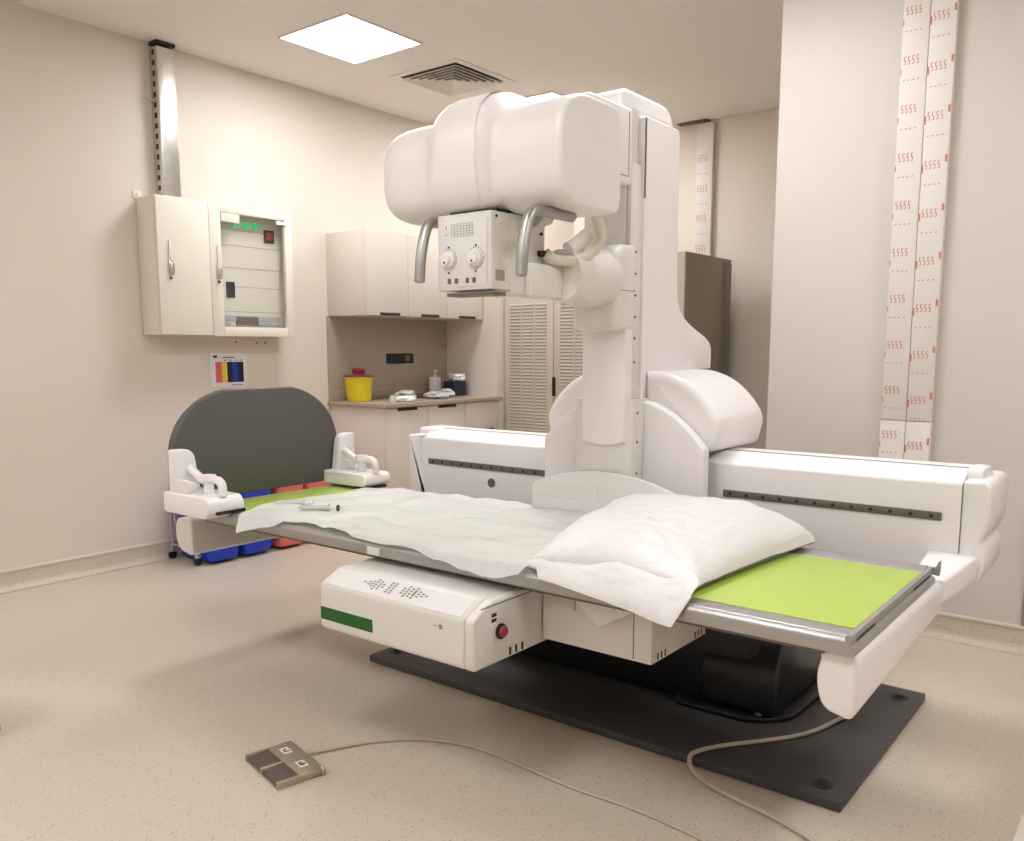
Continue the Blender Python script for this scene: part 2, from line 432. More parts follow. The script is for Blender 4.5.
# framed door with window
fx0, fx1 = X0+.172, X0+.20
m = MB()
m.box(fx0, fx1, y0, y0+.085, z0, z1, .006); m.box(fx0, fx1, y1-.06, y1, z0, z1, .006)
m.box(fx0, fx1, y0+.083, y1-.058, z0, z0+.06, .006); m.box(fx0, fx1, y0+.083, y1-.058, z1-.045, z1, .006)
dr = m.build('door', 'cream', t)
MB().box(fx0+.008, fx0+.012, y0+.08, y1-.055, z0+.055, z1-.05).build('window', 'glass', dr)
m = MB(); m.box(fx1, fx1+.004, y0+.085, y0+.22, z1-.10, z1-.045, .002); m.build('top_label', 'cream', dr)
m = MB(); m.box(fx1, fx1+.004, y1-.13, y1-.03, z1-.075, z1-.05, .001); m.build('corner_label', 'label', dr)
latch(dr, fx1, y0+.055, 1.80)
for (y, z) in ((3.44, 2.24), (3.44, 1.365), (3.6, 1.36), (3.67, 1.36), (3.57, 2.235), (3.62, 2.235)):
    m = MB(); m.cyl((X0, y, z), (X0+.006, y, z), .006, n=8); m.build('wall_screw', 'strip' , t)
# colour chart
t = thing('colour_chart', 'small printed sheet with pink, yellow, black and blue bars below the electrical cabinets', 'wall chart', (X0, 3.37, 1.07))
ys = [3.285, 3.325, 3.335, 3.36, 3.375, 3.40]
for (a, b, mm) in ((3.275, 3.322, 'pinkp'), (3.322, 3.358, 'yellowp'), (3.362, 3.402, 'blackp'), (3.402, 3.446, 'bluep'), (3.446, 3.488, 'navyp')):
    MB().box(X0+.003, X0+.0036, a, b, 1.10, 1.235).build('colour_bar', mm, t)
m = MB().box(X0+.001, X0+.003, 3.235, 3.515, 1.07, 1.295); m.cur = 1
m.box(X0+.003, X0+.0036, 3.26, 3.29, 1.262, 1.278); m.box(X0+.003, X0+.0036, 3.33, 3.42, 1.262, 1.268)
for k in range(4): m.box(X0+.003, X0+.0036, 3.34+k*.04, 3.362+k*.04, 1.244, 1.249)
m.box(X0+.003, X0+.0036, 3.39, 3.48, 1.081, 1.085)
m.build('paper', ['label', 'printd'], t)

# ------------------------------------------------------------ kitchen style cabinets on the left wall
UD = .42
ub = [4.23, 4.65, 5.075, 5.515]
names = ['leftmost white wall cabinet with a side panel facing the room', 'middle white wall cabinet behind the left silver handle', 'rightmost wall cabinet, next to the pier, below the collimator']
for k in range(3):
    a, b = ub[k], ub[k+1]
    t = thing('wall_cabinet', names[k], 'wall cabinet', (XL+.19, (a+b)/2, 1.56), 'wall cabinets over the worktop')
    MB().box(XL+.001, XL+UD-.02, a+.001, b-.001, 1.56, 2.155, .001).build('body', 'lam', t)
    d = MB().box(XL+UD-.018, XL+UD, a+.002, b-.002, 1.56, 2.155, .0015).build('door', 'lam', t)
    m = MB(); m.box(XL+UD, XL+UD+.003, (a+b)/2-.1+.02, (a+b)/2+.1+.02, 1.561, 1.582, .001); m.build('grip', 'gap', d)
LD = .62; ZT = .935
lb = [4.225, 4.655, 5.08, 5.50]
names = ['leftmost base cabinet under the worktop, beige side panel showing', 'middle beige base cabinet under the worktop', 'rightmost base cabinet with a dark grip on its drawer line']
for k in range(3):
    a, b = lb[k], lb[k+1]
    t = thing('base_cabinet', names[k], 'base cabinet', (XL+.3, (a+b)/2, 0), 'base cabinets under the worktop')
    MB().box(XL+.001, XL+LD-.04, a+.001, b-.001, .1, ZT-.032, .001).build('body', 'lam', t)
    MB().box(XL+.001, XL+LD-.09, a+.001, b-.001, 0.0, .1).build('plinth', 'lam_edge', t)
    if k < 2:
        d = MB().box(XL+LD-.038, XL+LD-.02, a+.002, b-.002, .1, ZT-.034, .0015).build('door', 'lam', t)
        m = MB(); c = (a+b)/2+.0; m.box(XL+LD-.02, XL+LD-.016, c-.1, c+.1, ZT-.056, ZT-.035, .001); m.build('grip', 'gap', d)
    else:
        for (u, v) in ((.66, ZT-.034), (.1, .656)):
            d = MB().box(XL+LD-.038, XL+LD-.02, a+.002, b-.002, u, v, .0015).build('drawer', 'lam', t)
            if u > .5: 
                m = MB(); c = (a+b)/2+.02; m.box(XL+LD-.02, XL+LD-.008, c-.11, c+.11, .63, .685, .004); m.build('grip', 'gap', d)
wt = MB().box(XL+.001, XL+LD, 4.205, 5.518, ZT-.03, ZT, .003).build('worktop', 'worktop')
tag(wt, 'brown-grey worktop running along the base cabinets', 'worktop')
sp = MB().box(XL+.001, XL+.012, 4.215, 5.518, ZT+.0005, 1.559).build('splashback', 'splash')
tag(sp, 'taupe splashback panel between worktop and wall cabinets', 'splashback')
up = MB().box(XL+.0125, XL+.03, 4.215, 5.517, ZT+.0005, ZT+.075, .002).build('upstand', 'worktop')
tag(up, 'low brown-grey upstand along the back of the worktop', 'upstand')
t = thing('power_socket', 'dark socket strip with two outlets on the splashback', 'power socket', (XL+.013, 4.94, 1.2))
MB().box(XL+.0125, XL+.022, 4.80, 5.10, 1.205, 1.285, .003).build('cover_plate', 'gap', t)
for k in range(3):
    m = MB(); y = 4.86+.085*k
    if k < 2: m.cyl((XL+.022, y, 1.245), (XL+.0245, y, 1.245), .027, n=18)
    else: m.box(XL+.022, XL+.0245, y-.025, y+.025, 1.22, 1.27, .001)
    m.build('outlet' if k < 2 else 'switch', 'black' if k < 2 else 'strip', t)
# sharps bin
def loc(cx, cy): return cx, cy
bx, by = -4.82, 4.33
t = thing('sharps_bin', 'yellow sharps bin with a maroon lid at the left end of the worktop', 'sharps bin', (bx, by, ZT))
MB().lathe(bx, by, [(.07, ZT+.001), (.082, ZT+.003), (.088, ZT+.02), (.105, ZT+.175), (.108, ZT+.18)]).build('bucket', 'yellow', t)
MB().lathe(bx, by, [(.112, ZT+.181), (.114, ZT+.185), (.112, ZT+.192), (.09, ZT+.195)]).build('rim', 'maroon', t)
m = MB(); m.lathe(bx+.0, by, [(.045, ZT+.1955), (.042, ZT+.205), (.05, ZT+.222), (.052, ZT+.238), (.04, ZT+.246)]); m.build('lid_knob', 'maroon', t)
# soap bottle
bx, by = -4.93, 5.27
t = thing('pump_bottle', 'white pump dispenser bottle on the worktop', 'dispenser bottle', (bx, by, ZT))
m = MB(); m.prism(rrect(bx-.032, bx+.032, by-.045, by+.045, .015), 'z', ZT+.001, ZT+.155, .008); m.cyl((bx, by, ZT+.155), (bx, by, ZT+.172), .016, n=14); m.build('bottle', 'label', t)
m = MB(); m.cyl((bx, by, ZT+.172), (bx, by, ZT+.205), .007, n=10); m.box(bx-.012, bx+.03, by-.008, by+.008, ZT+.197, ZT+.208, .002); m.build('pump', 'label', t)
# navy box with tissues
bx, by = -4.79, 5.36
t = thing('glove_box', 'dark navy cardboard box with a crumpled white tissue on top', 'box', (bx, by, ZT))
m = MB(); m.box(bx-.06, bx+.06, by-.075, by+.075, ZT+.001, ZT+.12, .004); m.build('carton', 'navy', t)
def crumple(m, cx, cy, cz, rx, ry, rz, seed, n=10):
    bm = bmesh.new(); bmesh.ops.create_icosphere(bm, subdivisions=3, radius=1)
    for v in bm.verts:
        k = 1+.45*noise.noise(v.co*1.7+Vector((seed, 0, 0)))+.2*noise.noise(v.co*5+Vector((0, seed, 0)))
        v.co = Vector((cx+v.co.x*rx*k, cy+v.co.y*ry*k, max(cz-rz*.98, cz+v.co.z*rz*k)))
    m.addbm(bm)
m = MB(); crumple(m, bx+.02, by+.03, ZT+.15, .05, .06, .03, 3); m.build('tissue', 'tissue', t)
m = MB(); crumple(m, bx-.01, by-.04, ZT+.155, .03, .03, .034, 8); m.build('flap', 'lam_edge', t)
# small packets on the worktop
pk = [(-4.50, 4.36, .035, .03, .035, 'clear', 'small clear plastic cup at the left of the packets', 'cup'),
      (-4.54, 4.53, .06, .09, .02, 'tissue', 'white wrapped packet lying near the worktop edge', 'packet'),
      (-4.68, 4.68, .09, .08, .035, 'clear', 'crinkled clear plastic packet in the middle of the worktop', 'packet'),
      (-4.60, 4.93, .09, .09, .03, 'clear', 'crinkled clear plastic bag near the navy box', 'plastic bag'),
      (-4.68, 5.13, .07, .06, .035, 'clear', 'clear plastic wrapper in front of the pump bottle', 'wrapper'),
      (-4.80, 4.95, .06, .06, .03, 'strip', 'grey metal dish behind the plastic packets', 'dish')]
for i, (x, y, rx, ry, rz, mm, lab, cat) in enumerate(pk):
    m = MB()
    if cat == 'cup': m.lathe(x, y, [(.022, ZT+.001), (.028, ZT+.004), (.022, ZT+.04), (.018, ZT+.05), (.02, ZT+.058)], 16)
    elif cat == 'dish': m.lathe(x, y, [(.045, ZT+.001), (.06, ZT+.004), (.075, ZT+.03), (.08, ZT+.034), (.07, ZT+.028)], 24)
    else: crumple(m, x, y, ZT+rz, rx, ry, rz, i*3.1)
    tag(m.build({'cup': 'plastic_cup', 'dish': 'metal_dish', 'packet': 'plastic_packet', 'plastic bag': 'plastic_bag', 'wrapper': 'plastic_wrapper'}[cat], mm), lab, cat)

# ------------------------------------------------------------ louvred switch cabinets at the back
CX = [-4.46, -3.96, -3.41, -2.835]; CY0 = 5.6; CY1 = 6.38; CZ = 2.0
lab = ['louvred metal cabinet beside the wall pier with a warning sticker', 'louvred metal cabinet partly hidden by the machine column, middle of the row', 'metal cabinet at the right end of the row, dark side panel showing']
for k in range(3):
    a, b = CX[k]+.003, CX[k+1]-.003
    t = thing('metal_cabinet', lab[k], 'metal cabinet', ((a+b)/2, (CY0+CY1)/2, 0), 'louvred metal cabinets at the back')
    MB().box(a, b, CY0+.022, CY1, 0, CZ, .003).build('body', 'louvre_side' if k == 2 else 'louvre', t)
    d = MB().box(a, b, CY0, CY0+.02, .05, CZ-.002, .004).build('door', 'louvre', t)
    m = MB(); nc = 3; wcol = (b-a-.10)/nc
    zt = 1.70; zb = .45
    n = int((zt-zb)/.0265)
    for r_ in range(n):
        z = zb+r_*.0265
        for c in range(nc):
            xx = a+.05+c*wcol+.012
            m.prism([(CY0-.006, z), (CY0-.0005, z), (CY0-.0005, z+.011), (CY0-.001, z+.012)], 'x', xx, xx+wcol-.024)
    lv = m.build('louvres', 'louvre', d)
    m = MB()
    for r_ in range(n):
        z = zb+r_*.0265
        for c in range(nc):
            xx = a+.05+c*wcol+.012
            m.box(xx, xx+wcol-.024, CY0-.0055, CY0-.0004, z-.006, z-.0002)
    m.build('slots', 'seam', d)
    if k == 0:
        w = MB(); cx = -4.11; z = 1.745
        w.prism([(cx-.045, z), (cx+.045, z), (cx, z+.075)], 'y', CY0-.0025, CY0-.0005)
        ws = w.build('warning_sticker', 'yellow', d)
        m = MB(); m.prism([(cx-.01, z+.012), (cx+.004, z+.03), (cx-.004, z+.03), (cx+.008, z+.055), (cx-.002, z+.035), (cx+.005, z+.035)], 'y', CY0-.0032, CY0-.0026)
        m.build('bolt_symbol', 'black', ws)
    if k == 1:
        m = MB(); m.box(a+.004, a+.02, CY0-.03, CY0, .95, 1.1, .004); m.build('handle', 'black', d)
    if k == 2:
        m = MB(); m.box(b, b+.006, CY1-.14, CY1-.005, .02, CZ-.03, .003); m.build('side_post', 'strip', t)

# ------------------------------------------------------------ film covered ducts with red print
def glyph(m, P, u, v, w, h):
    """S like tall mark, in duct face coordinates through P(u, v)"""
    t = w*.34
    def bar(u0, u1, v0, v1):
        m.add([P(u0, v0, 0), P(u1, v0, 0), P(u1, v1, 0), P(u0, v1, 0), P(u0, v0, 1), P(u1, v0, 1), P(u1, v1, 1), P(u0, v1, 1)],
              [(0, 1, 2, 3), (4, 7, 6, 5), (0, 4, 5, 1), (1, 5, 6, 2), (2, 6, 7, 3), (3, 7, 4, 0)])
    bar(u, u+w, v+h-t*.9, v+h); bar(u, u+t, v+h*.5, v+h-t*.9); bar(u, u+w, v+h*.5-t*.45, v+h*.5+t*.45)
    bar(u+w-t, u+w, v+t*.9, v+h*.5-t*.45); bar(u, u+w, v, v+t*.9)
t = thing('film_wrapped_duct', 'tall white duct wrapped in film with red print rows on the right wall', 'cable duct', (-1.0, YR-.02, .12))
DX0, DX1, DM = -1.108, -.892, -.998
DZ0 = .12; YFc = YR-.045
Pf = lambda u, v, k: (u, YFc-.0003-.0008*k, v)
per = .206
for col in range(2):
    a, b = ((DX0, DM-.0012), (DM+.0012, DX1))[col]
    for (za, zb) in ((.995, ZC-.002), (DZ0, .992)):
        m = MB(); m.box(a, b, YFc, YR-.001, za, zb, .002)
        u0 = DX0+.012 if col == 0 else DM+.014
        for r_ in range(15):
            z = 3.005-per*r_-(0.045 if col else 0)
            if z-.11 < za or z+.03 > zb: continue
            m.cur = 1
            for k in range(4): glyph(m, Pf, u0+k*.0175, z-.034, .009, .034)
            if col == 1:
                m.add([Pf(DX1-.012, z-.01, 0), Pf(DX1-.002, z-.01, 0), Pf(DX1-.002, z+.02, 0), Pf(DX1-.012, z+.02, 0)], [(0, 1, 2, 3)])
                m.add([Pf(DM+.002, z-.05, 0), Pf(DM+.009, z-.05, 0), Pf(DM+.009, z-.015, 0), Pf(DM+.002, z-.015, 0)], [(0, 1, 2, 3)])
            else:
                m.add([Pf(DX0+.001, z-.075, 0), Pf(DX0+.005, z-.075, 0), Pf(DX0+.005, z-.05, 0), Pf(DX0+.001, z-.05, 0)], [(0, 1, 2, 3)])
            m.cur = 2
            for k in range(4): m.add([Pf(u0+k*.0195, z-.104, 0), Pf(u0+.009+k*.0195, z-.101, 0), Pf(u0+.009+k*.0195, z-.097, 0), Pf(u0+k*.0195, z-.100, 0)], [(0, 1, 2, 3)])
            m.cur = 0
        m.build('duct_panel', ['film', 'redprint', 'redprint2'], t)
t = thing('film_wrapped_duct', 'narrow film wrapped duct above the metal cabinets on the back wall', 'cable duct', (-3.2, YB-.02, CZ))
MB().box(-3.13, -3.112, YB-.045, YB-.001, 2.0, ZC-.03, .003).build('duct_side', 'wall', t)
Pb = lambda u, v, k: (u, YB-.0403-.0008*k, v)
m = MB(); m.box(-3.255, -3.13, YB-.04, YB-.001, 2.0, ZC-.03, .003)
for r_ in range(4):
    z = 2.86-.235*r_
    for k in range(4):
        m.cur = 1; glyph(m, Pb, -3.243+k*.024, z-.05, .013, .05)
        m.cur = 2; m.add([Pb(-3.243+k*.026, z-.15, 0), Pb(-3.228+k*.026, z-.146, 0), Pb(-3.228+k*.026, z-.141, 0), Pb(-3.243+k*.026, z-.145, 0)], [(0, 1, 2, 3)])
m.build('duct_panel', ['film', 'redprint', 'redprint2'], t)
m = MB(); m.box(-3.42, -3.16, YB-.07, YB-.002, ZC-.012, ZC-.002, .002); m.build('ceiling_bracket', 'strip', t)

# ------------------------------------------------------------ the x-ray machine
X = thing('x_ray_machine', 'large white x-ray table with tube column, rail and dark base plate', 'x-ray machine', (-1.68, 2.9, 0))
# base plate
bp_ = MB().box(-2.645, -.68, 2.40, 3.41, .001, .031, .004).build('base_plate', 'plate', X)
for (x, y) in ((-.76, 2.48), (-.75, 3.31), (-2.58, 2.50)):
    m = MB(); m.cyl((x, y, .030), (x, y, .033), .032, n=24); b_ = m.build('bolt_recess', 'black', bp_)
    m = MB(); m.cyl((x, y, .033), (x, y, .037), .019, .017, n=6); m.cyl((x, y, .037), (x, y, .040), .010, n=12); m.build('bolt', 'gap', bp_)
# pedestal
m = MB()
m.prism(round_poly([(-2.3, 2.80), (-1.12, 2.80), (-1.08, 2.86), (-1.08, 3.32), (-2.3, 3.32)], .03), 'z', .031, .56, .008)
pd = m.build('pedestal', 'blackpaint', X)
m = MB(); m.prism(round_poly([(-1.40, 2.74), (-1.10, 2.74), (-.99, 2.84), (-.97, 3.26), (-1.1, 3.32), (-1.4, 3.32)], .05), 'z', .031, .05, .004)
m.prism(round_poly([(2.78, .05), (3.28, .05), (3.28, .20), (3.22, .30), (3.22, .42), (2.84, .42), (2.84, .30), (2.78, .20)], .03), 'x', -1.30, -1.03, .012)
m.build('pedestal_foot', 'blackpaint', X)
m = MB(); m.cyl((-1.09, 2.80, .05), (-1.09, 2.80, .062), .017, n=6); m.cyl((-1.09, 2.80, .062), (-1.09, 2.80, .075), .009, n=10); m.build('anchor_bolt', 'steel', X)
m = MB()
for k in range(3):
    m.tube(smooth([(-1.0, 3.30+.03*k, .34-.03*k), (-.90, 3.31, .28-.03*k), (-.80, 3.25, .32-.02*k), (-.72, 3.1, .47)], 2), .006)
m.build('cable_bundle', 'cable', X)
# rail
YRl = 3.01
m = MB()
m.prism(round_poly([(YRl, .565), (YRl, .895), (YRl+.02, .905), (YRl+.05, .915), (YRl+.06, .922), (YRl+.085, .932), (YRl+.125, .932), (YRl+.13, .926), (YRl+.14, .932), (YRl+.21, .935), (YRl+.24, .92), (YRl+.30, .91), (YRl+.32, .88), (YRl+.32, .565)], .008, 2), 'x', -2.905, -.534)
rl = m.build('rail', 'white', X)
m = MB(); m.box(-2.9, -.54, YRl+.126, YRl+.132, .927, .9335); m.build('rail_seam', 'seam', rl)
# strips with holes
for (a, b) in ((-2.86, -2.13), (-1.34, -.588)):
    st = MB().box(a, b, YRl-.008, YRl, .770, .797, .002).build('accessory_rail', 'strip', X)
    n = 12
    m = MB()
    for k in range(n):
        x = a+.03+(b-a-.06)*k/(n-1); m.cyl((x, YRl-.0095, .7835), (x, YRl-.008, .7835), .0065, n=10)
    m.build('hole_row', 'black', st)
m = MB(); m.cyl((-2.47, YRl-.004, .712), (-2.47, YRl, .712), .021, n=20); k_ = m.build('port', 'strip', X)
# end caps of the rail
def endcap(x0, x1, sg):
    # XZ profile with a waist, thick in Y
    xa, xb = (x0, x1) if sg > 0 else (x1, x0)
    pts = [(xa, .565), (xa, .905), (xb-sg*.02, .908), (xb-sg*.004, .895), (xb, .87), (xb-sg*.001, .775), (xb-sg*.012, .735), (xb-sg*.026, .708), (xb-sg*.010, .68), (xb-sg*.008, .63), (xb-sg*.022, .585), (xb-sg*.05, .565)]
    m = MB(); m.prism(round_poly(pts, [0, .008, .01, .01, .015, .02, .015, .015, .015, .02, .015, .01]), 'y', YRl-.002, YRl+.322, .012, 3)
    c = m.build('end_cap', 'white', X)
    m = MB(); xm0, xm1 = sorted((xa-sg*.01, xb-sg*.035)); m.box(xm0, xm1, YRl+.06, YRl+.22, .89, .938, .015, 3); m.build('top_ridge', 'white', c)
    return c
endcap(-.5325, -.449, 1)
endcap(-2.9065, -2.998, -1)
# right end arm
m = MB()
m.prism(round_poly([(-.612, .618), (-.634, .55), (-.614, .474), (-.548, .460), (-.536, .478), (-.534, .604), (-.545, .618)], [.02, .05, .03, .012, .01, .012, .01]), 'y', 1.982, 2.81, .010, 3)
m.v = [(v[0]-.006+.012*(v[1]-1.98)/.8, v[1], v[2]+(.06*(v[1]-1.98)/.83 if v[2] < .53 else .004)) for v in m.v]
am = m.build('end_arm', 'white', X)
m = MB(); m.prism(rrect(-.625, -.526, .548, .626, [.02, .022, .010, .012]), 'y', 2.79, 3.012, .002)
m.v = [(v[0]+(.050*(v[1]-2.79)/.22 if v[0] > -.57 else 0), v[1], v[2]+(.042 if v[2] > .6 else .024)*(v[1]-2.79)/.22) for v in m.v]
m.build('arm_neck', 'white', am)
# left end arm
m = MB()
m.prism(round_poly([(-3.375, .600), (-3.395, .53), (-3.365, .462), (-3.28, .447), (-3.262, .46), (-3.262, .600), (-3.28, .615)], [.02, .05, .03, .012, .006, .006, .01]), 'y', 1.975, 3.0, .010, 3)
m.build('end_arm', 'white2', X)

# tabletop
TX0, TX1, TY0, TY1, TZ = -3.235, -.55, 1.965, 2.765, .670
m = MB()
m.prism(round_poly([(TY0, .622), (TY0, .655), (TY0+.012, .668), (TY0+.07, .668), (TY0+.072, .66), (TY1-.072, .66), (TY1-.07, .668), (TY1-.012, .674), (TY1, .674), (TY1, .622)], .004, 2), 'x', TX0, TX1-.018)
tb = m.build('tabletop_frame', 'alu_paint', X)
m = MB(); m.box(TX0+.02, TX1-.05, TY0+.05, TY1-.05, .599, .6215); m.build('tabletop_underside', 'strip', X)
m = MB(); m.prism([(TX1-.018, .622), (TX1-.018, .668), (TX1-.012, .672), (TX1-.002, .672), (TX1+.001, .662), (TX1-.006, .654), (TX1-.006, .644), (TX1+.003, .638), (TX1+.003, .622)], 'y', TY0, TY1)
m.cur = 1; m.box(TX1-.007, TX1-.005, TY0+.05, TY0+.2, .645, .653); m.box(TX1-.007, TX1-.005, TY1-.22, TY1-.03, .645, .653)
er = m.build('end_rail', ['alu_paint', 'black'], X)
m = MB(); m.prism(round_poly([(TX1-.010, .655), (TX1+.018, .650), (TX1+.020, .70), (TX1+.012, .69), (TX1+.008, .676), (TX1-.006, .672)], .003), 'y', TY1-.022, TY1-.010); m.build('corner_hook', 'alu_paint', er)
MB().box(TX0+.01, TX1-.019, TY0+.075, TY1-.075, .6605, .668, .001).build('tabletop_surface', 'green', X)
m = MB(); m.box(-2.16, -2.10, TY0-.006, TY0, .625, .652, .002); m.build('edge_clip', 'white2', X)
# backboard
cz0 = .686
outl = [(1.895, cz0), (1.895, .88)]
for k in range(13):
    a = PI-(PI/2)*k/12*.86
    outl.append((2.225+.33*math.cos(a), .88+.275*math.sin(a)))
r = [(4.665-y, z) for (y, z) in outl][::-1]
full = outl+[(y, z) for (y, z) in r]
m = MB(); m.prism(full, 'x', -3.285, -3.245, .010, 3)
m.build('foot_board', 'darkgrey', X)
# armrests / hand grips on both sides of the table end
def grip(sg):
    """sg=+1: front side (towards viewer), sg=-1: rear side"""
    cy = 2.355; Y = lambda y: cy-sg*(cy-y)
    t0 = bpy.data.objects.new('hand_grip', None)
    def ys(a, b): a, b = Y(a), Y(b); return (a, b) if a < b else (b, a)
    m = MB()
    a, b = ys(1.865, 2.03)
    m.prism(rrect(-3.280, -2.955, .655 if sg > 0 else .680, .742, [.018, .042, .036, .012] if sg > 0 else [.012, .024, .032, .012], 6), 'y', a, b, .008, 3)
    base = m.build('hand_grip', 'white', X)
    m = MB()
    a, b = ys(1.90, 2.03); m.box(-3.03, -2.95, a, b, .672, .6845, .002); m.build('clamp', 'black', base)
    m = MB()
    m.prism(round_poly([(Y(1.872), .738), (Y(1.872), .915), (Y(1.965), .915), (Y(1.99), .738)], [0, .012, .045, 0], 6), 'x', -3.243, -3.195, .010, 3)
    m.prism(round_poly([(Y(1.875), .738), (Y(1.875), .80), (Y(1.93), .78), (Y(1.93), .738)], .01), 'x', -3.20, -3.13, .008, 3)
    m.build('fin', 'white', base)
    m = MB()
    yy = Y(1.945)
    m.tube(smooth([(-3.20, yy, .835), (-3.15, yy, .812), (-3.10, yy, .79), (-3.06, yy, .788)], 2), .017, 12)
    m.tube(smooth([(-3.09, yy, .79), (-3.05, yy, .802), (-2.995, yy, .802), (-2.975, yy, .785), (-2.975, yy, .742)], 2), .017, 12)
    m.tube([(-3.07, yy, .740), (-3.07, yy, .80)], .020, 12)
    m.build('loop', 'white', base)
    m = MB(); m.cyl((-3.07, yy, .795), (-3.07, yy, .818), .034, .030, n=18); m.build('thumb_cap', 'white', base)
grip(1); grip(-1)

# front control box (detector carriage)
BX0, BX1, BY0 = -2.20, -1.535, 1.785
prof = round_poly([(BY0, .402), (BY0, .553), (BY0+.080, .594), (BY0+.13, .596), (2.95, .596), (2.95, .402)], [.015, .012, .03, 0, 0, 0])
m = MB(); m.prism(prof, 'x', BX0, BX1-.035, .008, 3); bxo = m.build('control_box', 'white2', X)
m = MB(); m.prism(prof, 'x', BX1-.034, BX1, .008, 3); m.build('box_side_cover', 'white2', X)
# chamfer membrane
def PC(x, s, off=0):   # along chamfer: s 0..1 bottom to top
    y = BY0+.004+(.080-.004)*s; z = .5555+(.5945-.5555)*s
    n = Vector((0, -.456, .89)); p = Vector((x, y, z))+n*off; return tuple(p)
m = MB()
def slab(m, x0, x1, s0, s1, o0, o1):
    m.add([PC(x0, s0, o0), PC(x1, s0, o0), PC(x1, s1, o0), PC(x0, s1, o0), PC(x0, s0, o1), PC(x1, s0, o1), PC(x1, s1, o1), PC(x0, s1, o1)],
          [(0, 3, 2, 1), (4, 5, 6, 7), (0, 1, 5, 4), (1, 2, 6, 5), (2, 3, 7, 6), (3, 0, 4, 7)])
slab(m, BX0+.012, BX1-.05, .02, .93, 0.0005, .0015)
kp = m.build('key_panel', 'label', bxo)
m = MB()
layout = [(-2.005, 1), (-1.985, 2), (-1.97, 3), (-1.955, 5), (-1.938, 4), (-1.922, 2), (-1.895, 5), (-1.878, 5), (-1.786, 2), (-1.835, 3), (-1.818, 5), (-1.802, 4), (-1.785, 5), (-1.768, 3), (-1.752, 2), (-1.735, 1)]
for (x, n) in layout:
    for j in range(n):
        s = .55+(j-(n-1)/2)*.125
        slab(m, x-.028, x-.018, s-.035, s+.035, .0015, .0025)
m.build('key_marks', 'print', kp)
m = MB(); m.box(BX0+.003, BX0+.25, BY0-.0012, BY0+.0, .436, .478); m.build('green_label', 'greenlabel', bxo)
m = MB(); m.box(BX1-.13, BX1-.118, BY0-.0012, BY0, .508, .522); m.box(BX1-.152, BX1-.138, BY0-.0012, BY0, .514, .516); m.build('small_mark', 'print', bxo)
# emergency button and marks on the right side of the box
m = MB(); m.cyl((BX1, 1.905, .497), (BX1+.003, 1.905, .497), .034, n=28); rg = m.build('button_ring', 'white2', bxo)
m = MB(); m.cyl((BX1+.003, 1.905, .497), (BX1+.010, 1.905, .497), .023, n=24); m.build('button_collar', 'black', rg)
m = MB(); m.cyl((BX1+.010, 1.908, .497), (BX1+.018, 1.908, .497), .0175, .016, n=24); m.build('emergency_button', 'redsw', rg)
m = MB(); m.box(BX1, BX1+.0012, 1.868, 1.89, .546, .557); m.box(BX1, BX1+.0012, 1.868, 1.89, .530, .541)
for (y0_, z_) in ((1.95, .410), (2.30, .415)):
    for k in range(3): m.box(BX1, BX1+.0012, y0_+k*.03, y0_+.010+k*.03, z_, z_+.024)
m.build('vent_slots', 'printd', bxo)
m = MB(); m.box(BX1-.0, BX1+.0010, 1.82, 2.15, .5805, .583); m.build('seam', 'printd', bxo)
# second lower box
m = MB(); m.box(-1.53, -1.145, 2.115, 2.47, .418, .597, .004); b2 = m.build('detector_box', 'white2', X)
m = MB(); m.box(-1.205, -1.203, 2.1135, 2.116, .425, .59); m.box(-1.41, -1.408, 2.1135, 2.116, .53, .59)
for k in range(3): m.box(-1.1455, -1.1440, 2.15+k*.022, 2.157+k*.022, .425, .445); m.box(-1.1455, -1.1440, 2.39+k*.022, 2.397+k*.022, .425, .445)
m.build('seams_and_slots', 'printd', b2)
m = MB(); m.prism([(-1.40, .60), (-1.15, .60), (-1.29, .515)], 'y', 2.06, 2.11, .004); m.build('bracket', 'white2', X)

# carriage on the rail
def hood(sg, cx=-1.735):
    mx = lambda x: cx+sg*(x-cx)
    P = lambda pts: [(mx(x), z) for x, z in pts]
    m = MB()
    pts = [(-1.66, .93), (-1.66, 1.235), (-1.57, 1.235), (-1.48, 1.205), (-1.41, 1.15), (-1.357, 1.085), (-1.34, 1.04), (-1.352, .985), (-1.362, .945), (-1.39, .935)]
    m.prism(round_poly(P(pts), [0, .01, .05, .05, .04, .04, .04, .02, .02, .01], 4), 'y', 2.955, 3.40, .035, 5)
    hd = m.build('carriage_hood', 'white', X)
    m = MB()
    pts = [(-1.64, .60), (-1.64, 1.125), (-1.60, 1.12), (-1.52, 1.085), (-1.44, 1.025), (-1.375, .955), (-1.375, .60)]
    m.prism(round_poly(P(pts), [0, .01, .04, .04, .04, .012, 0], 4), 'y', 2.90, 2.952, .008, 3)
    m.build('carriage_panel', 'white', X)
    return hd
hood(1); hood(-1)
# lower column
m = MB()
m.prism(round_poly([(-1.86, 2.80), (-1.645, 2.80), (-1.625, 2.82), (-1.625, 3.0), (-1.88, 3.0), (-1.88, 2.82)], [.02, .02, .01, 0, 0, .01]), 'z', .60, 1.13)
lc = m.build('column_foot', 'white2', X)
m = MB()
for z in (1.08, .97, .85): m.cyl((-1.6255, 2.85, z), (-1.6235, 2.85, z), .005, n=8)
m.build('screws', 'printd', lc)
m = MB()
m.prism(round_poly([(-1.87, 2.84), (-1.685, 2.84), (-1.685, 3.2), (-1.87, 3.2)], .008), 'z', 1.12, 2.20)
m.build('column', 'white2', X)
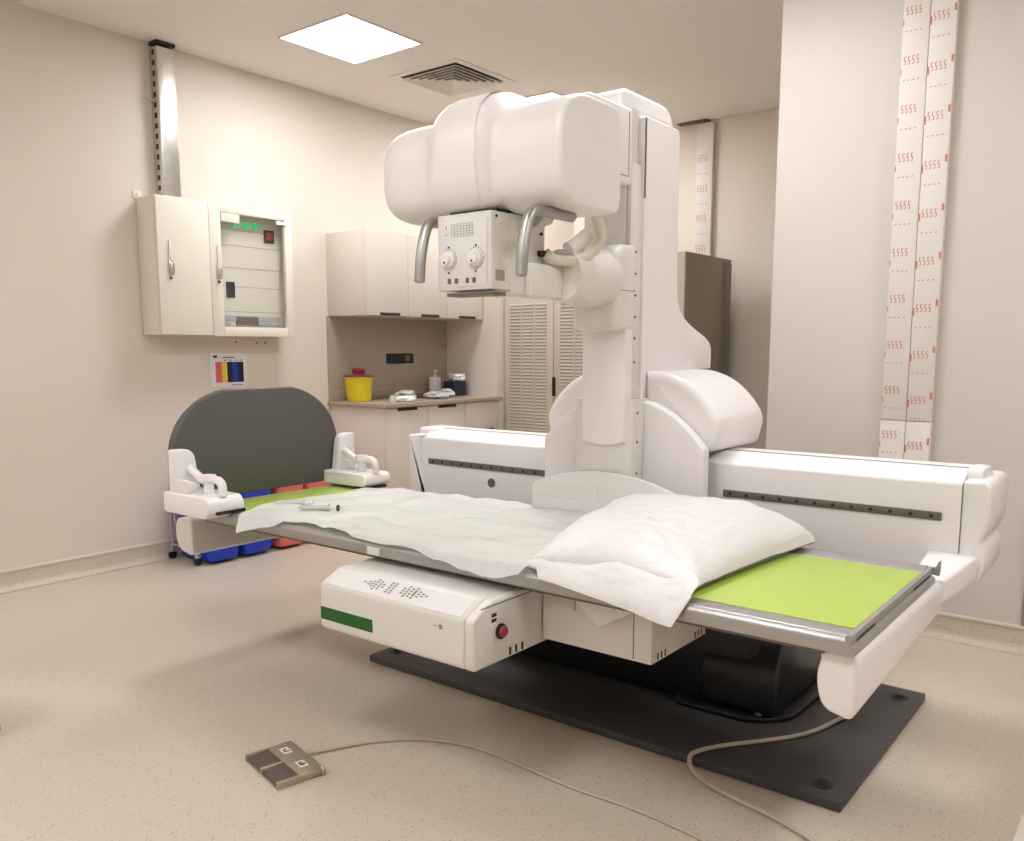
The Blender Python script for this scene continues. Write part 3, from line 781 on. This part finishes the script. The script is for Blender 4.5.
# telescoping front cover with a rounded lower lip
def arcprof(x0, x1, zlow, ztop, sag, n=10):
    p = [(x0, ztop), (x0, zlow+sag)]
    for k in range(n+1): t_ = k/n; p.append((x0+(x1-x0)*t_, zlow+sag*(2*t_-1)**2))
    p.append((x1, ztop)); return p
m = MB(); m.prism(arcprof(-1.835, -1.645, .955, 1.40, .018), 'y', 2.785, 2.839, .006); m.build('front_cover', 'white', X)
m = MB(); m.box(-1.683, -1.665, 2.845, 2.93, 1.13, 2.0, .003); sb = m.build('side_strip', 'white2', X)
m = MB()
for z in (1.27, 1.36, 1.44, 1.52, 1.60, 1.68): m.cyl((-1.665, 2.885, z), (-1.663, 2.885, z), .005, n=8)
m.build('screws', 'printd', sb)
# column cap
m = MB()
m.prism(round_poly([(2.83, 2.02), (2.83, 2.255), (2.86, 2.27), (3.17, 2.268), (3.225, 2.235), (3.235, 2.02)], [0, .02, .02, .03, .04, 0]), 'x', -1.885, -1.70, .018, 4)
m.build('column_cap', 'white', X)
# side panel with flare
pts = [(2.925, 1.125), (2.925, 2.175), (3.19, 2.175), (3.20, 2.14), (3.205, 1.55), (3.235, 1.47), (3.33, 1.42), (3.50, 1.365), (3.54, 1.33), (3.54, 1.235), (3.10, 1.228), (3.10, 1.125)]
m = MB(); m.prism(round_poly(pts, [.006, .008, .012, .02, .1, .06, .06, .05, .02, .006, .004, .006], 4), 'x', -1.688, -1.655, .006, 3)
m.box(-1.95, -1.688, 3.2, 3.53, 1.24, 1.32, .01)
sp_ = m.build('column_side_panel', 'white', X)
m = MB(); m.box(-1.657, -1.6535, 2.924, 2.931, 1.88, 2.17); m.build('shadow_slot', 'strip', sp_)
# apron in front of the column
m = MB()
def apron_prof(x0, x1, z0, z1, zs, n=24):
    p = [(x0, z0)]
    for k in range(n+1):
        t_ = k/n; p.append((x0+(x1-x0)*t_, zs+(z1-zs)*(1-(2*t_-1)**2)**.8))
    p.append((x1, z0)); return p
m.prism(apron_prof(-2.055, -1.375, .60, .855, .775), 'y', 2.762, 2.782, .006); ap = m.build('apron', 'apron', X)
m = MB(); m.prism([(-2.03, .74), (-2.03, .775), (-1.84, .80), (-1.74, .80), (-1.74, .74)], 'y', 2.7595, 2.7619); m.prism([(-1.72, .74), (-1.72, .80), (-1.62, .80), (-1.46, .775), (-1.46, .74)], 'y', 2.7595, 2.7619)
m.build('apron_window', 'white2', ap)

# tube carriage on the column and arm
m = MB()
m.prism(round_poly([(2.70, 1.385), (2.84, 1.385), (2.84, 1.70), (2.76, 1.70), (2.70, 1.66)], [.03, 0, 0, .03, .03]), 'x', -1.83, -1.635, .03, 4)
cr = m.build('arm_carriage', 'white2', X)
m = MB(); m.box(-1.642, -1.6335, 2.73, 2.83, 1.53, 1.533); m.build('seam', 'seam', cr)
m = MB()
m.tube([(-1.728, 2.48, 1.572), (-1.728, 2.50, 1.572), (-1.728, 2.72, 1.572), (-1.728, 2.735, 1.572)], [.088, .094, .108, .10], 48)
m.build('pivot_drum', 'white2', X)
m = MB(); m.box(-1.83, -1.715, 2.30, 2.62, 1.495, 1.60, .008)
m.build('pivot_bracket', 'white2', X)
m = MB(); m.box(-1.86, -1.665, 2.56, 2.85, 1.915, 2.185, .012, 3); rb = m.build('tube_yoke', 'white', X)
m = MB()
m.box(-1.6655, -1.6635, 2.60, 2.82, 1.942, 1.945); m.box(-1.6655, -1.6635, 2.82, 2.823, 1.942, 2.17)
m.build('seam', 'seam', rb)
# tube housing: loft along x
def hsec(x, cy, cz, a, b, nf=2.6, nr=9.0, N=72):
    out = []
    for k in range(N):
        w = 2*PI*k/N; c, s_ = math.cos(w), math.sin(w)
        n = nr if c > 0 else (nf if s_ > 0 else 3.4)   # c>0: flat rear, c<0: round front
        y = cy+a*math.copysign(abs(c)**(2/n), c); z = cz+b*math.copysign(abs(s_)**(2/n), s_)
        out.append((x, y, z))
    return out
cy, cz = 2.32, 1.918
A, B = .175, .165
secs = []
for (dx, s_) in ((0, .70), (.004, .78), (.012, .85), (.028, .91), (.05, .955), (.08, .985), (.12, 1.0), (.18, 1.005)):
    secs.append((-2.275+dx, cy, cz, A*s_, B*s_))
secs += [(-2.035, cy, cz, A*1.005, B*1.005), (-2.025, cy, cz+.002, A*1.02, B*1.03), (-2.012, cy, cz+.008, A*1.07, B*1.10), (-1.997, cy, cz+.014, A*1.12, B*1.16),
         (-1.972, cy, cz+.019, A*1.155, B*1.20), (-1.94, cy, cz+.022, A*1.17, B*1.22), (-1.80, cy, cz+.022, A*1.17, B*1.22), (-1.858, cy, cz+.022, A*1.165, B*1.215), (-1.780, cy, cz+.020, A*1.15, B*1.20),
         (-1.766, cy, cz+.010, A*1.03, B*1.09), (-1.75, cy, cz+.004, A*.985, B*1.03), (-1.725, cy, cz+.002, A*.97, B*1.005), (-1.68, cy, cz, A*.975, B*1.0),
         (-1.60, cy, cz, A*1.0, B*1.02), (-1.54, cy, cz, A*1.005, B*1.025), (-1.52, cy, cz, A*1.0, B*1.02), (-1.505, cy, cz, A*.985, B*1.005), (-1.498, cy, cz, A*.955, B*.975), (-1.496, cy, cz, A*.92, B*.94)]
m = MB(); m.rings([hsec(*s_) for s_ in secs])
m.build('tube_housing', 'white', X, sharp=60)
# collimator
KX0, KX1, KY, KZ0, KZ1 = -1.965, -1.738, 2.12, 1.507, 1.748
m = MB(); m.box(KX0, KX1, KY, KY+.10, KZ0, KZ1, .006, 2); m.box(KX0+.008, KX1-.004, KY+.10, KY+.29, KZ0-.006, KZ1+.002, .004)
kb = m.build('collimator', 'white2', X)
m = MB(); m.box(KX0+.012, KX1-.016, KY-.0035, KY, KZ0+.012, KZ1-.022, .0015); fp = m.build('control_face', 'label', kb)
yf = KY-.0035
for (cx_) in (KX0+.052, KX1-.060):
    m = MB(); cz_ = 1.606
    for k in range(17):
        w = -.3*PI+1.6*PI*k/16; r_ = .033
        x = cx_+r_*math.cos(w); z = cz_+r_*math.sin(w); m.box(x-.0012, x+.0012, yf-.0006, yf, z-.0025, z+.0025)
    m.box(cx_-.004, cx_+.004, yf-.0006, yf, cz_+.036, cz_+.041); m.box(cx_-.004, cx_+.004, yf-.0006, yf, cz_-.045, cz_-.039)
    m.build('dial_marks', 'printd', fp)
    m = MB(); m.cyl((cx_, yf, cz_), (cx_, yf-.012, cz_), .0285, .0265, n=28); m.cyl((cx_, yf-.012, cz_), (cx_, yf-.022, cz_), .021, .019, n=24)
    kn = m.build('knob', 'white', fp)
    m = MB(); m.box(cx_-.003, cx_+.003, yf-.0235, yf-.022, cz_-.014, cz_-.008)
    m.build('knob_mark', 'printd', fp)
m = MB()
gx0, gx1, gz0, gz1 = KX0+.065, KX0+.155, 1.676, 1.715
for k in range(8): x = gx0+(gx1-gx0)*k/7; m.box(x-.0006, x+.0006, yf-.0005, yf, gz0, gz1)
for k in range(6): z = gz0+(gz1-gz0)*k/5; m.box(gx0, gx1, yf-.0005, yf, z-.0006, z+.0006)
m.box(gx0-.025, gx0-.021, yf-.0005, yf, 1.70, 1.712); m.box(gx0-.027, gx0-.018, yf-.0005, yf, 1.682, 1.685)
m.build('scale_table', 'print', fp)
for dx in (.055, .085, .132, .160):
    m = MB(); m.box(KX0+dx-.006, KX0+dx+.006, yf-.004, yf, 1.529, 1.545, .001); m.build('button', 'strip', fp)
m = MB(); m.box(KX1, KX1+.0012, KY+.020, KY+.065, 1.535, 1.568); m.build('type_label', 'redprint2', kb)
m = MB(); m.cyl((KX1, KY+.025, 1.732), (KX1+.002, KY+.025, 1.732), .005, n=10); m.cyl((KX1-.004, KY+.265, 1.70), (KX1+.002, KY+.265, 1.70), .005, n=10); m.build('screws', 'black', kb)
m = MB(); m.box(KX0+.03, KX1-.005, KY+.01, KY+.08, KZ0-.018, KZ0-.006, .002); m.build('filter_slot', 'strip', kb)
m = MB(); m.box(KX0+.02, KX1-.01, KY+.04, KY+.25, KZ1+.001, KZ1+.012); m.build('top_gap', 'gap', kb)
m = MB(); m.box(KX1-.003, KX1+.016, KY+.245, KY+.285, 1.625, 1.645, .002); m.build('connector', 'black', kb)
# hose
pts = smooth([(KX1+.016, KY+.265, 1.635), (KX1+.035, KY+.31, 1.612), (-1.655, 2.53, 1.622), (-1.618, 2.59, 1.70), (-1.605, 2.48, 1.79)], 3)
m = MB(); L = len(pts); m.tube(pts, [.0175+.0025*(1 if k % 2 else 0) for k in range(L)], 12); m.build('corrugated_hose', 'hose', X)
m = MB(); m.tube(smooth([(-1.695, 2.48, 1.655), (-1.68, 2.53, 1.685), (-1.672, 2.56, 1.71)], 2), .026, 14); m.build('hose_clamp', 'white', X)
m = MB(); m.prism([(2.26, 1.76), (2.36, 1.76), (2.31, 1.715)], 'x', -1.72, -1.70, .002); m.build('handle_bracket', 'alu', X)
# handles
for hx in (-2.012, -1.592):
    m = MB()
    path = [(hx, 2.36, 1.738), (hx, 2.16, 1.738), (hx, 2.135, 1.734), (hx, 2.118, 1.715), (hx, 2.102, 1.67), (hx, 2.088, 1.61), (hx, 2.082, 1.535)]
    path = smooth(path, 2)
    rings = []
    for i, p in enumerate(path):
        q = Vector(path[min(i+1, len(path)-1)])-Vector(path[max(i-1, 0)]); q.normalize()
        nrm = Vector((0, -q.z, q.y)); sd = Vector((1, 0, 0)); ring = []
        e = 1.0
        if i == 0 or i == len(path)-1: e = .6
        for k in range(14):
            w = 2*PI*k/14; ring.append(tuple(Vector(p)+sd*.0195*e*math.cos(w)+nrm*.0165*e*math.sin(w)))
        rings.append(ring)
    m.rings(rings); m.build('handle', 'alu', X)

# ------------------------------------------------------------ sheet, pillow, syringes on the table
def fb(x, keys):
    for (a, va), (b, vb) in zip(keys, keys[1:]):
        if x <= b:
            t = max(0, (x-a)/(b-a)); return va+(vb-va)*t
    return keys[-1][1]
front_hem = [(-2.96, 2.13), (-2.90, 1.955), (-2.84, 1.905), (-2.68, 1.945), (-2.55, 2.0), (-2.40, 1.985), (-2.2, 1.955), (-2.0, 1.955), (-1.8, 1.945), (-1.62, 1.925), (-1.50, 1.95), (-1.44, 2.04), (-1.36, 2.06), (-1.25, 2.06), (-1.1, 2.06), (-1.0, 2.06)]
rear_hem = [(-2.96, 2.30), (-2.9, 2.66), (-2.8, 2.76), (-2.4, 2.77), (-2.0, 2.78), (-1.5, 2.78), (-1.0, 2.75)]
TZs = .6745
def sheet(u, v):
    x = -2.96+(1.80)*u
    yf_ = fb(x, front_hem); yr = fb(x, rear_hem)
    y = yf_+(yr-yf_)*v
    x += .012*math.sin(y*23)*(1 if u < .05 or u > .95 else .3)
    n1 = noise.noise(Vector((x*3, y*4, 0)))*.5+.5
    n2 = abs(noise.noise(Vector((x*6+y*3, y*9-x*2, 3.3))))
    n3 = noise.noise(Vector((x*17, y*14, 7)))
    z = TZs+.003+.012*max(0, n1-.35)*2+.020*n2+.004*n3
    z += .006*max(0, math.sin((y-2.37)*26+2.0*n1))*(.5+.5*math.sin(x*3))*(1 if x < -1.6 else .2)
    d = TY0-y
    if d > -.02:
        k = min(1, (d+.02)/.03)
        z -= .001*k
    if d > 0: z -= d*1.1+.003
    if y > TY1+.0 : z += 0
    return (x, y, z)
sh = MB().grid(sheet, 190, 90).build('disposable_sheet', 'sheet', sharp=180, recalc=False)
tag(sh, 'thin wrinkled white disposable sheet spread over the lime table', 'sheet')

# pillow with film cover: closed cushion plus a draped flap to the front
PCn = [(-1.50, 2.00), (-.985, 2.025), (-.915, 2.80), (-1.70, 2.80)]
def pil(u, v, top):
    a, b = 2*u-1, 2*v-1
    pin = .05
    au = a*(1-pin*(1-abs(b)**2)*.8*abs(a)); bv = b*(1-pin*(1-abs(a)**2)*.8*abs(b))
    U, V = (au+1)/2, (bv+1)/2
    p = [PCn[0][i]*(1-U)*(1-V)+PCn[1][i]*U*(1-V)+PCn[2][i]*U*V+PCn[3][i]*(1-U)*V for i in (0, 1)]
    e = max(0, (1-a**2))*max(0, (1-b**2))
    hgt = max(0, 1-a*a)**(.36 if a < 0 else .55)*max(0, 1-b*b)**(.40 if b < 0 else .17)
    q = Vector((p[0]*5, p[1]*5, 1.0 if top else 9.0))
    w = noise.noise(q)*.012+abs(noise.noise(q*2.6))*.010+noise.noise(q*6)*.003
    edge = min(1, e*8)
    bias = 1-.22*(-b*.5+.5) 
    if top: z = .692+(.135+.028*max(0, b)*max(0, .6+a))*hgt*bias+w*(.3+.7*edge)
    else: z = .689-.0015*hgt
    return (p[0], p[1], z)
m = MB()
nu = 90
m.grid(lambda u, v: pil(u, v, True), nu, nu); m.grid(lambda u, v: pil(u, v, False), nu, nu)
bm = bmesh.new()
for v in m.v: bm.verts.new(v)
bm.verts.ensure_lookup_table()
for f in m.f:
    try: bm.faces.new([bm.verts[i] for i in f])
    except ValueError: pass
bmesh.ops.remove_doubles(bm, verts=bm.verts[:], dist=.0025)
m2_ = MB(); m2_.addbm(bm)
pw = m2_.build('pillow', 'pillowc', sharp=180)
tag(pw, 'plump white film covered pillow lying on the sheet at the right end', 'pillow')
# loose flap of the pillow cover hanging over the front edge
hem = [(-1.52, 2.0, .678), (-1.46, 1.985, .678), (-1.43, 1.952, .664), (-1.38, 1.95, .660), (-1.30, 1.948, .650), (-1.22, 1.948, .640), (-1.12, 1.945, .628), (-1.05, 1.94, .615), (-.99, 1.93, .612), (-.975, 1.945, .645), (-.96, 1.98, .687)]
def flap(u, v):
    i = u*(len(hem)-1); k = min(int(i), len(hem)-2); t = i-k
    h0 = Vector(hem[k]).lerp(Vector(hem[k+1]), t)
    x = -1.50+.525*u
    top = Vector((x, 2.09+.02*math.sin(u*9), .735+.006*math.sin(u*14)))
    if u > .85: top = top.lerp(Vector((-.962, 2.02, .705)), (u-.85)/.15)
    if u < .15: top = Vector((-1.50, 2.04, .69)).lerp(top, u/.15)
    mid = Vector((h0.x*.5+top.x*.5, 1.968, .694))
    a = top.lerp(mid, v); b = mid.lerp(h0, v); p = a.lerp(b, v)
    p.z += noise.noise(Vector((p.x*14, p.y*20, p.z*14)))*.007*min(1, 3*v*(1-v)+.3)
    p.y -= abs(noise.noise(Vector((p.x*20, 3, p.z*9))))*.008*v
    return tuple(p)
fl = MB().grid(flap, 80, 30).build('cover_flap', 'pillowc', pw, sharp=180, recalc=False)
# print on the pillow cover is left to a pale ring emblem
def syringe(p, ang, lab, blackpl):
    t = thing('syringe', lab, 'syringe', p, 'syringes on the sheet')
    R = Matrix.Translation(Vector(p)) @ Matrix.Rotation(ang, 4, 'Z')
    def B(): 
        m = MB(); m.T = R; return m
    m = B(); m.cyl((-.06, 0, .011), (.05, 0, .011), .0095, n=14); m.cyl((.05, 0, .011), (.054, 0, .011), .016, n=14); m.cyl((-.06, 0, .011), (-.072, 0, .011), .004, .003, n=8); m.build('barrel', 'clear', t)
    m = B(); m.cyl((.0, 0, .011), (.085, 0, .011), .0045, n=8); m.cyl((.085, 0, .011), (.088, 0, .011), .012, n=12); m.build('plunger_rod', 'label', t)
    m = B(); m.cyl((-.010, 0, .011), (.002, 0, .011), .0092, n=12); m.build('plunger', 'black', t)
    if blackpl:
        m = B(); m.cyl((.086, 0, .011), (.094, 0, .011), .013, n=12); m.build('end_cap', 'black', t)
syringe((-2.845, 2.175, .686), math.radians(35), 'clear syringe farther from the table front, black plunger inside', False)
syringe((-2.66, 2.15, .690), math.radians(33), 'clear syringe lying nearer the middle of the table, black tip', True)

# ------------------------------------------------------------ trolley with bins behind the table end
t = thing('wire_trolley', 'chrome wire bin trolley on castors by the left wall', 'trolley', (-4.86, 3.3, 0))
tx0, tx1, ty0, ty1 = -4.985, -4.70, 2.88, 3.92
m = MB()
for z in (.095, .46):
    m.tube([(tx0, ty0, z), (tx1, ty0, z)], .006); m.tube([(tx1, ty0, z), (tx1, ty0+.01, z)], .006)
    m.tube([(tx0, ty1, z), (tx1, ty1, z)], .006); m.tube([(tx0, ty0, z), (tx0, ty1, z)], .006)
for k in range(1, 9): y = ty0+(ty1-ty0)*k/9; m.tube([(tx0, y, .092), (tx1, y, .092)], .003, 6)
m.build('basket_frame', 'steel', t)
m = MB()
for (x, y) in ((tx0, ty0), (tx0, ty1), (tx1, ty1)): m.tube([(x, y, .09), (x, y, .47)], .006)
m.tube([(tx0+.01, ty0, .10), (tx0+.045, ty0, .28), (tx0+.045, ty0, .46)], .004); m.tube([(tx0+.09, ty0, .10), (tx0+.045, ty0, .28)], .004)
m.build('uprights', 'steel', t)
for (x, y) in ((tx0, ty0), (tx1, ty0), (tx0, ty1), (tx1, ty1)):
    m = MB(); m.cyl((x, y, .05), (x, y, .095), .008, n=8); m.box(x-.012, x+.012, y-.016, y+.016, .045, .07, .003); cf = m.build('castor', 'steel', t)
    m = MB(); m.cyl((x-.010, y, .0255), (x+.010, y, .0255), .025, n=18); m.build('wheel', 'black', cf)
bins = [(2.90, 3.13, 'blue', 'blue bin nearest the corner of the wire trolley'), (3.15, 3.38, 'blue', 'second blue bin in the wire trolley, beside the coral bins'),
        (3.42, 3.64, 'pink', 'coral red bin next to the blue bins in the trolley'), (3.66, 3.89, 'pink', 'coral red bin at the far end of the trolley')]
for (a, b, mm, lab) in bins:
    x0, x1 = tx0+.012, -4.60
    tb_ = thing('waste_bin', lab, 'waste bin', ((x0+x1)/2, (a+b)/2, .03), 'bins in the wire trolley')
    m = MB()
    rg = [(.018, .030), (.028, .016), (.05, .010), (.43, .004), (.455, 0)]
    m.rings([[(px, py, z) for px, py in rrect(x0+i, x1-i, a+i, b-i, .03)] for z, i in rg])
    m.build('tub', mm, tb_)
    m = MB(); m.rings([[(px, py, z) for px, py in rrect(x0-.004+i, x1+.004-i, a-.004+i, b+.004-i, .03)] for z, i in ((.475, 0), (.495, 0), (.5, .01))]); m.build('lid', 'blue2' if mm == 'blue' else 'pink', tb_)

# ------------------------------------------------------------ foot switch and cables on the floor
t = thing('foot_switch', 'metal double foot switch with grey cable on the floor, front left', 'foot switch', (-2.15, 1.585, 0))
P0 = Vector((-2.298, 1.540, 0)); P1 = Vector((-2.058, 1.486, 0))
ex = (P1-P0); W = ex.length; ex.normalize(); ey = Vector((-ex.y, ex.x, 0)); D = .160
Rm = Matrix(((ex.x, ey.x, 0, P0.x), (ex.y, ey.y, 0, P0.y), (0, 0, 1, 0), (0, 0, 0, 1)))
def B():
    m = MB(); m.T = Rm; return m
H = .023
m = B()
m.box(0, W, D*.47, D, .004, H, .002); m.box(0, .012, 0, D*.5, .004, H, .002); m.box(W-.012, W, 0, D*.5, .004, H, .002); m.box(W/2-.006, W/2+.006, 0, D*.5, .004, H, .002)
m.box(0, W, 0, D*.5, .001, .006)
m.build('housing', 'pedal', t)
for k in range(2):
    m = B(); a = .014 if k == 0 else W/2+.008
    m.prism([(.004, .010), (.004, .014), (D*.46, .022), (D*.46, .012)], 'x', a, a+W/2-.022)
    m.build('pedal', 'pedald', t)
    m = B(); c = .06 if k == 0 else W-.07
    m.box(c-.022, c+.022, D*.62, D*.80, H, H+.0006); lb_ = m.build('sticker', 'label', t)
    m = B(); m.box(c-.010, c+.010, D*.66, D*.69, H+.0006, H+.001); m.box(c-.012, c-.006, D*.69, D*.75, H+.0006, H+.001); m.box(c+.004, c+.010, D*.69, D*.77, H+.0006, H+.001)
    if k: m.box(c-.002, c+.002, D*.66, D*.77, H+.0006, H+.001)
    m.build('symbol', 'printd', lb_)
m = B(); m.tube([(W, D*.9, .012), (W+.012, D*.9, .012), (W+.014, D*.9, .03), (W+.006, D*.9, .034)], .0025, 8); m.build('wire_clip', 'steel', t)
cab = [(-2.17, 1.67, .012), (-2.13, 1.76, .008), (-2.06, 1.90, .006), (-1.93, 2.015, .006), (-1.76, 2.068, .006), (-1.58, 2.058, .006), (-1.46, 2.045, .006), (-1.34, 2.040, .006), (-1.24, 2.047, .006), (-1.13, 2.050, .006), (-.94, 2.03, .006), (-.80, 2.0, .006), (-.6, 1.93, .006), (-.2, 1.6, .006)]
m = MB(); m.tube(smooth(cab, 2), .0055, 8); m.build('cable', 'cable', t)
cab = [(-.80, 3.20, .20), (-.82, 3.14, .09), (-.84, 3.04, .040), (-.865, 2.93, .039), (-.895, 2.80, .039), (-.95, 2.70, .039), (-1.03, 2.60, .039), (-1.10, 2.51, .039), (-1.145, 2.43, .039), (-1.15, 2.385, .037), (-1.135, 2.365, .012), (-1.08, 2.325, .008), (-1.0, 2.290, .008), (-.83, 2.255, .008), (-.69, 2.205, .008), (-.5, 2.08, .008), (-.2, 1.8, .008)]
m = MB(); m.tube(smooth(cab, 2), .0075, 8)
tag(m.build('power_cable', 'cable'), 'thick grey cable curving over the dark base plate from the right end arm', 'cable')

# things cut by the frame edge
m = MB(); m.box(-.235, .25, 1.7, 2.70, .0005, .006, .002)
mt = m.build('floor_mat', 'mat'); tag(mt, 'brown floor mat with a pale edge in the lower right corner', 'floor mat')
m = MB(); m.box(-.268, -.236, 1.7, 2.70, .0005, .008, .002); m.build('edge_strip', 'cream', mt)
t = thing('rolling_stool', 'black castor foot of a stool just entering at the left edge', 'stool', (-3.33, .98, 0))
sx, sy = -3.40, .93
m = MB()
m.lathe(sx, sy, [(.03, .07), (.045, .08), (.045, .11), (.025, .13), (.022, .46), (.05, .47)], 20); m.build('column', 'black', t)
m = MB(); m.lathe(sx, sy, [(.14, .47), (.17, .48), (.18, .51), (.17, .54), (.14, .555), (.02, .56)], 32); m.build('seat', 'black', t)
for k in range(5):
    a = math.atan2(1.125-sy, -3.12-sx)+2*PI*k/5
    R_ = math.hypot(1.125-sy, -3.12-sx)
    dx, dy = math.cos(a), math.sin(a)
    m = MB(); m.tube([(sx, sy, .085), (sx+dx*R_*.6, sy+dy*R_*.6, .07), (sx+dx*R_*.97, sy+dy*R_*.97, .06)], [.024, .018, .012], 10); lg = m.build('leg', 'black', t)
    m = MB(); m.cyl((sx+dx*R_*.93-dy*.012, sy+dy*R_*.93+dx*.012, .026), (sx+dx*R_*.93+dy*.012, sy+dy*R_*.93-dx*.012, .026), .0255, n=16); m.build('castor', 'black', lg)

# ------------------------------------------------------------ world and camera
w = bpy.data.worlds.new('World'); sc.world = w; w.use_nodes = True
w.node_tree.nodes['Background'].inputs[0].default_value = (1, .95, .9, 1); w.node_tree.nodes['Background'].inputs[1].default_value = .1
cam = bpy.data.cameras.new('camera'); co = bpy.data.objects.new('camera', cam); C.objects.link(co)
FPX, PY_, HOR, AZ = 860., 464., 349., math.radians(38.0)
cam.sensor_width = 36; cam.lens = FPX/1024*36
cam.shift_y = (PY_-420.5)/1024
pitch = math.atan((PY_-HOR)/FPX)
co.location = (0, 0, 1.32); co.rotation_euler = (PI/2-pitch, 0, AZ)
cam.clip_start = .02
sc.camera = co
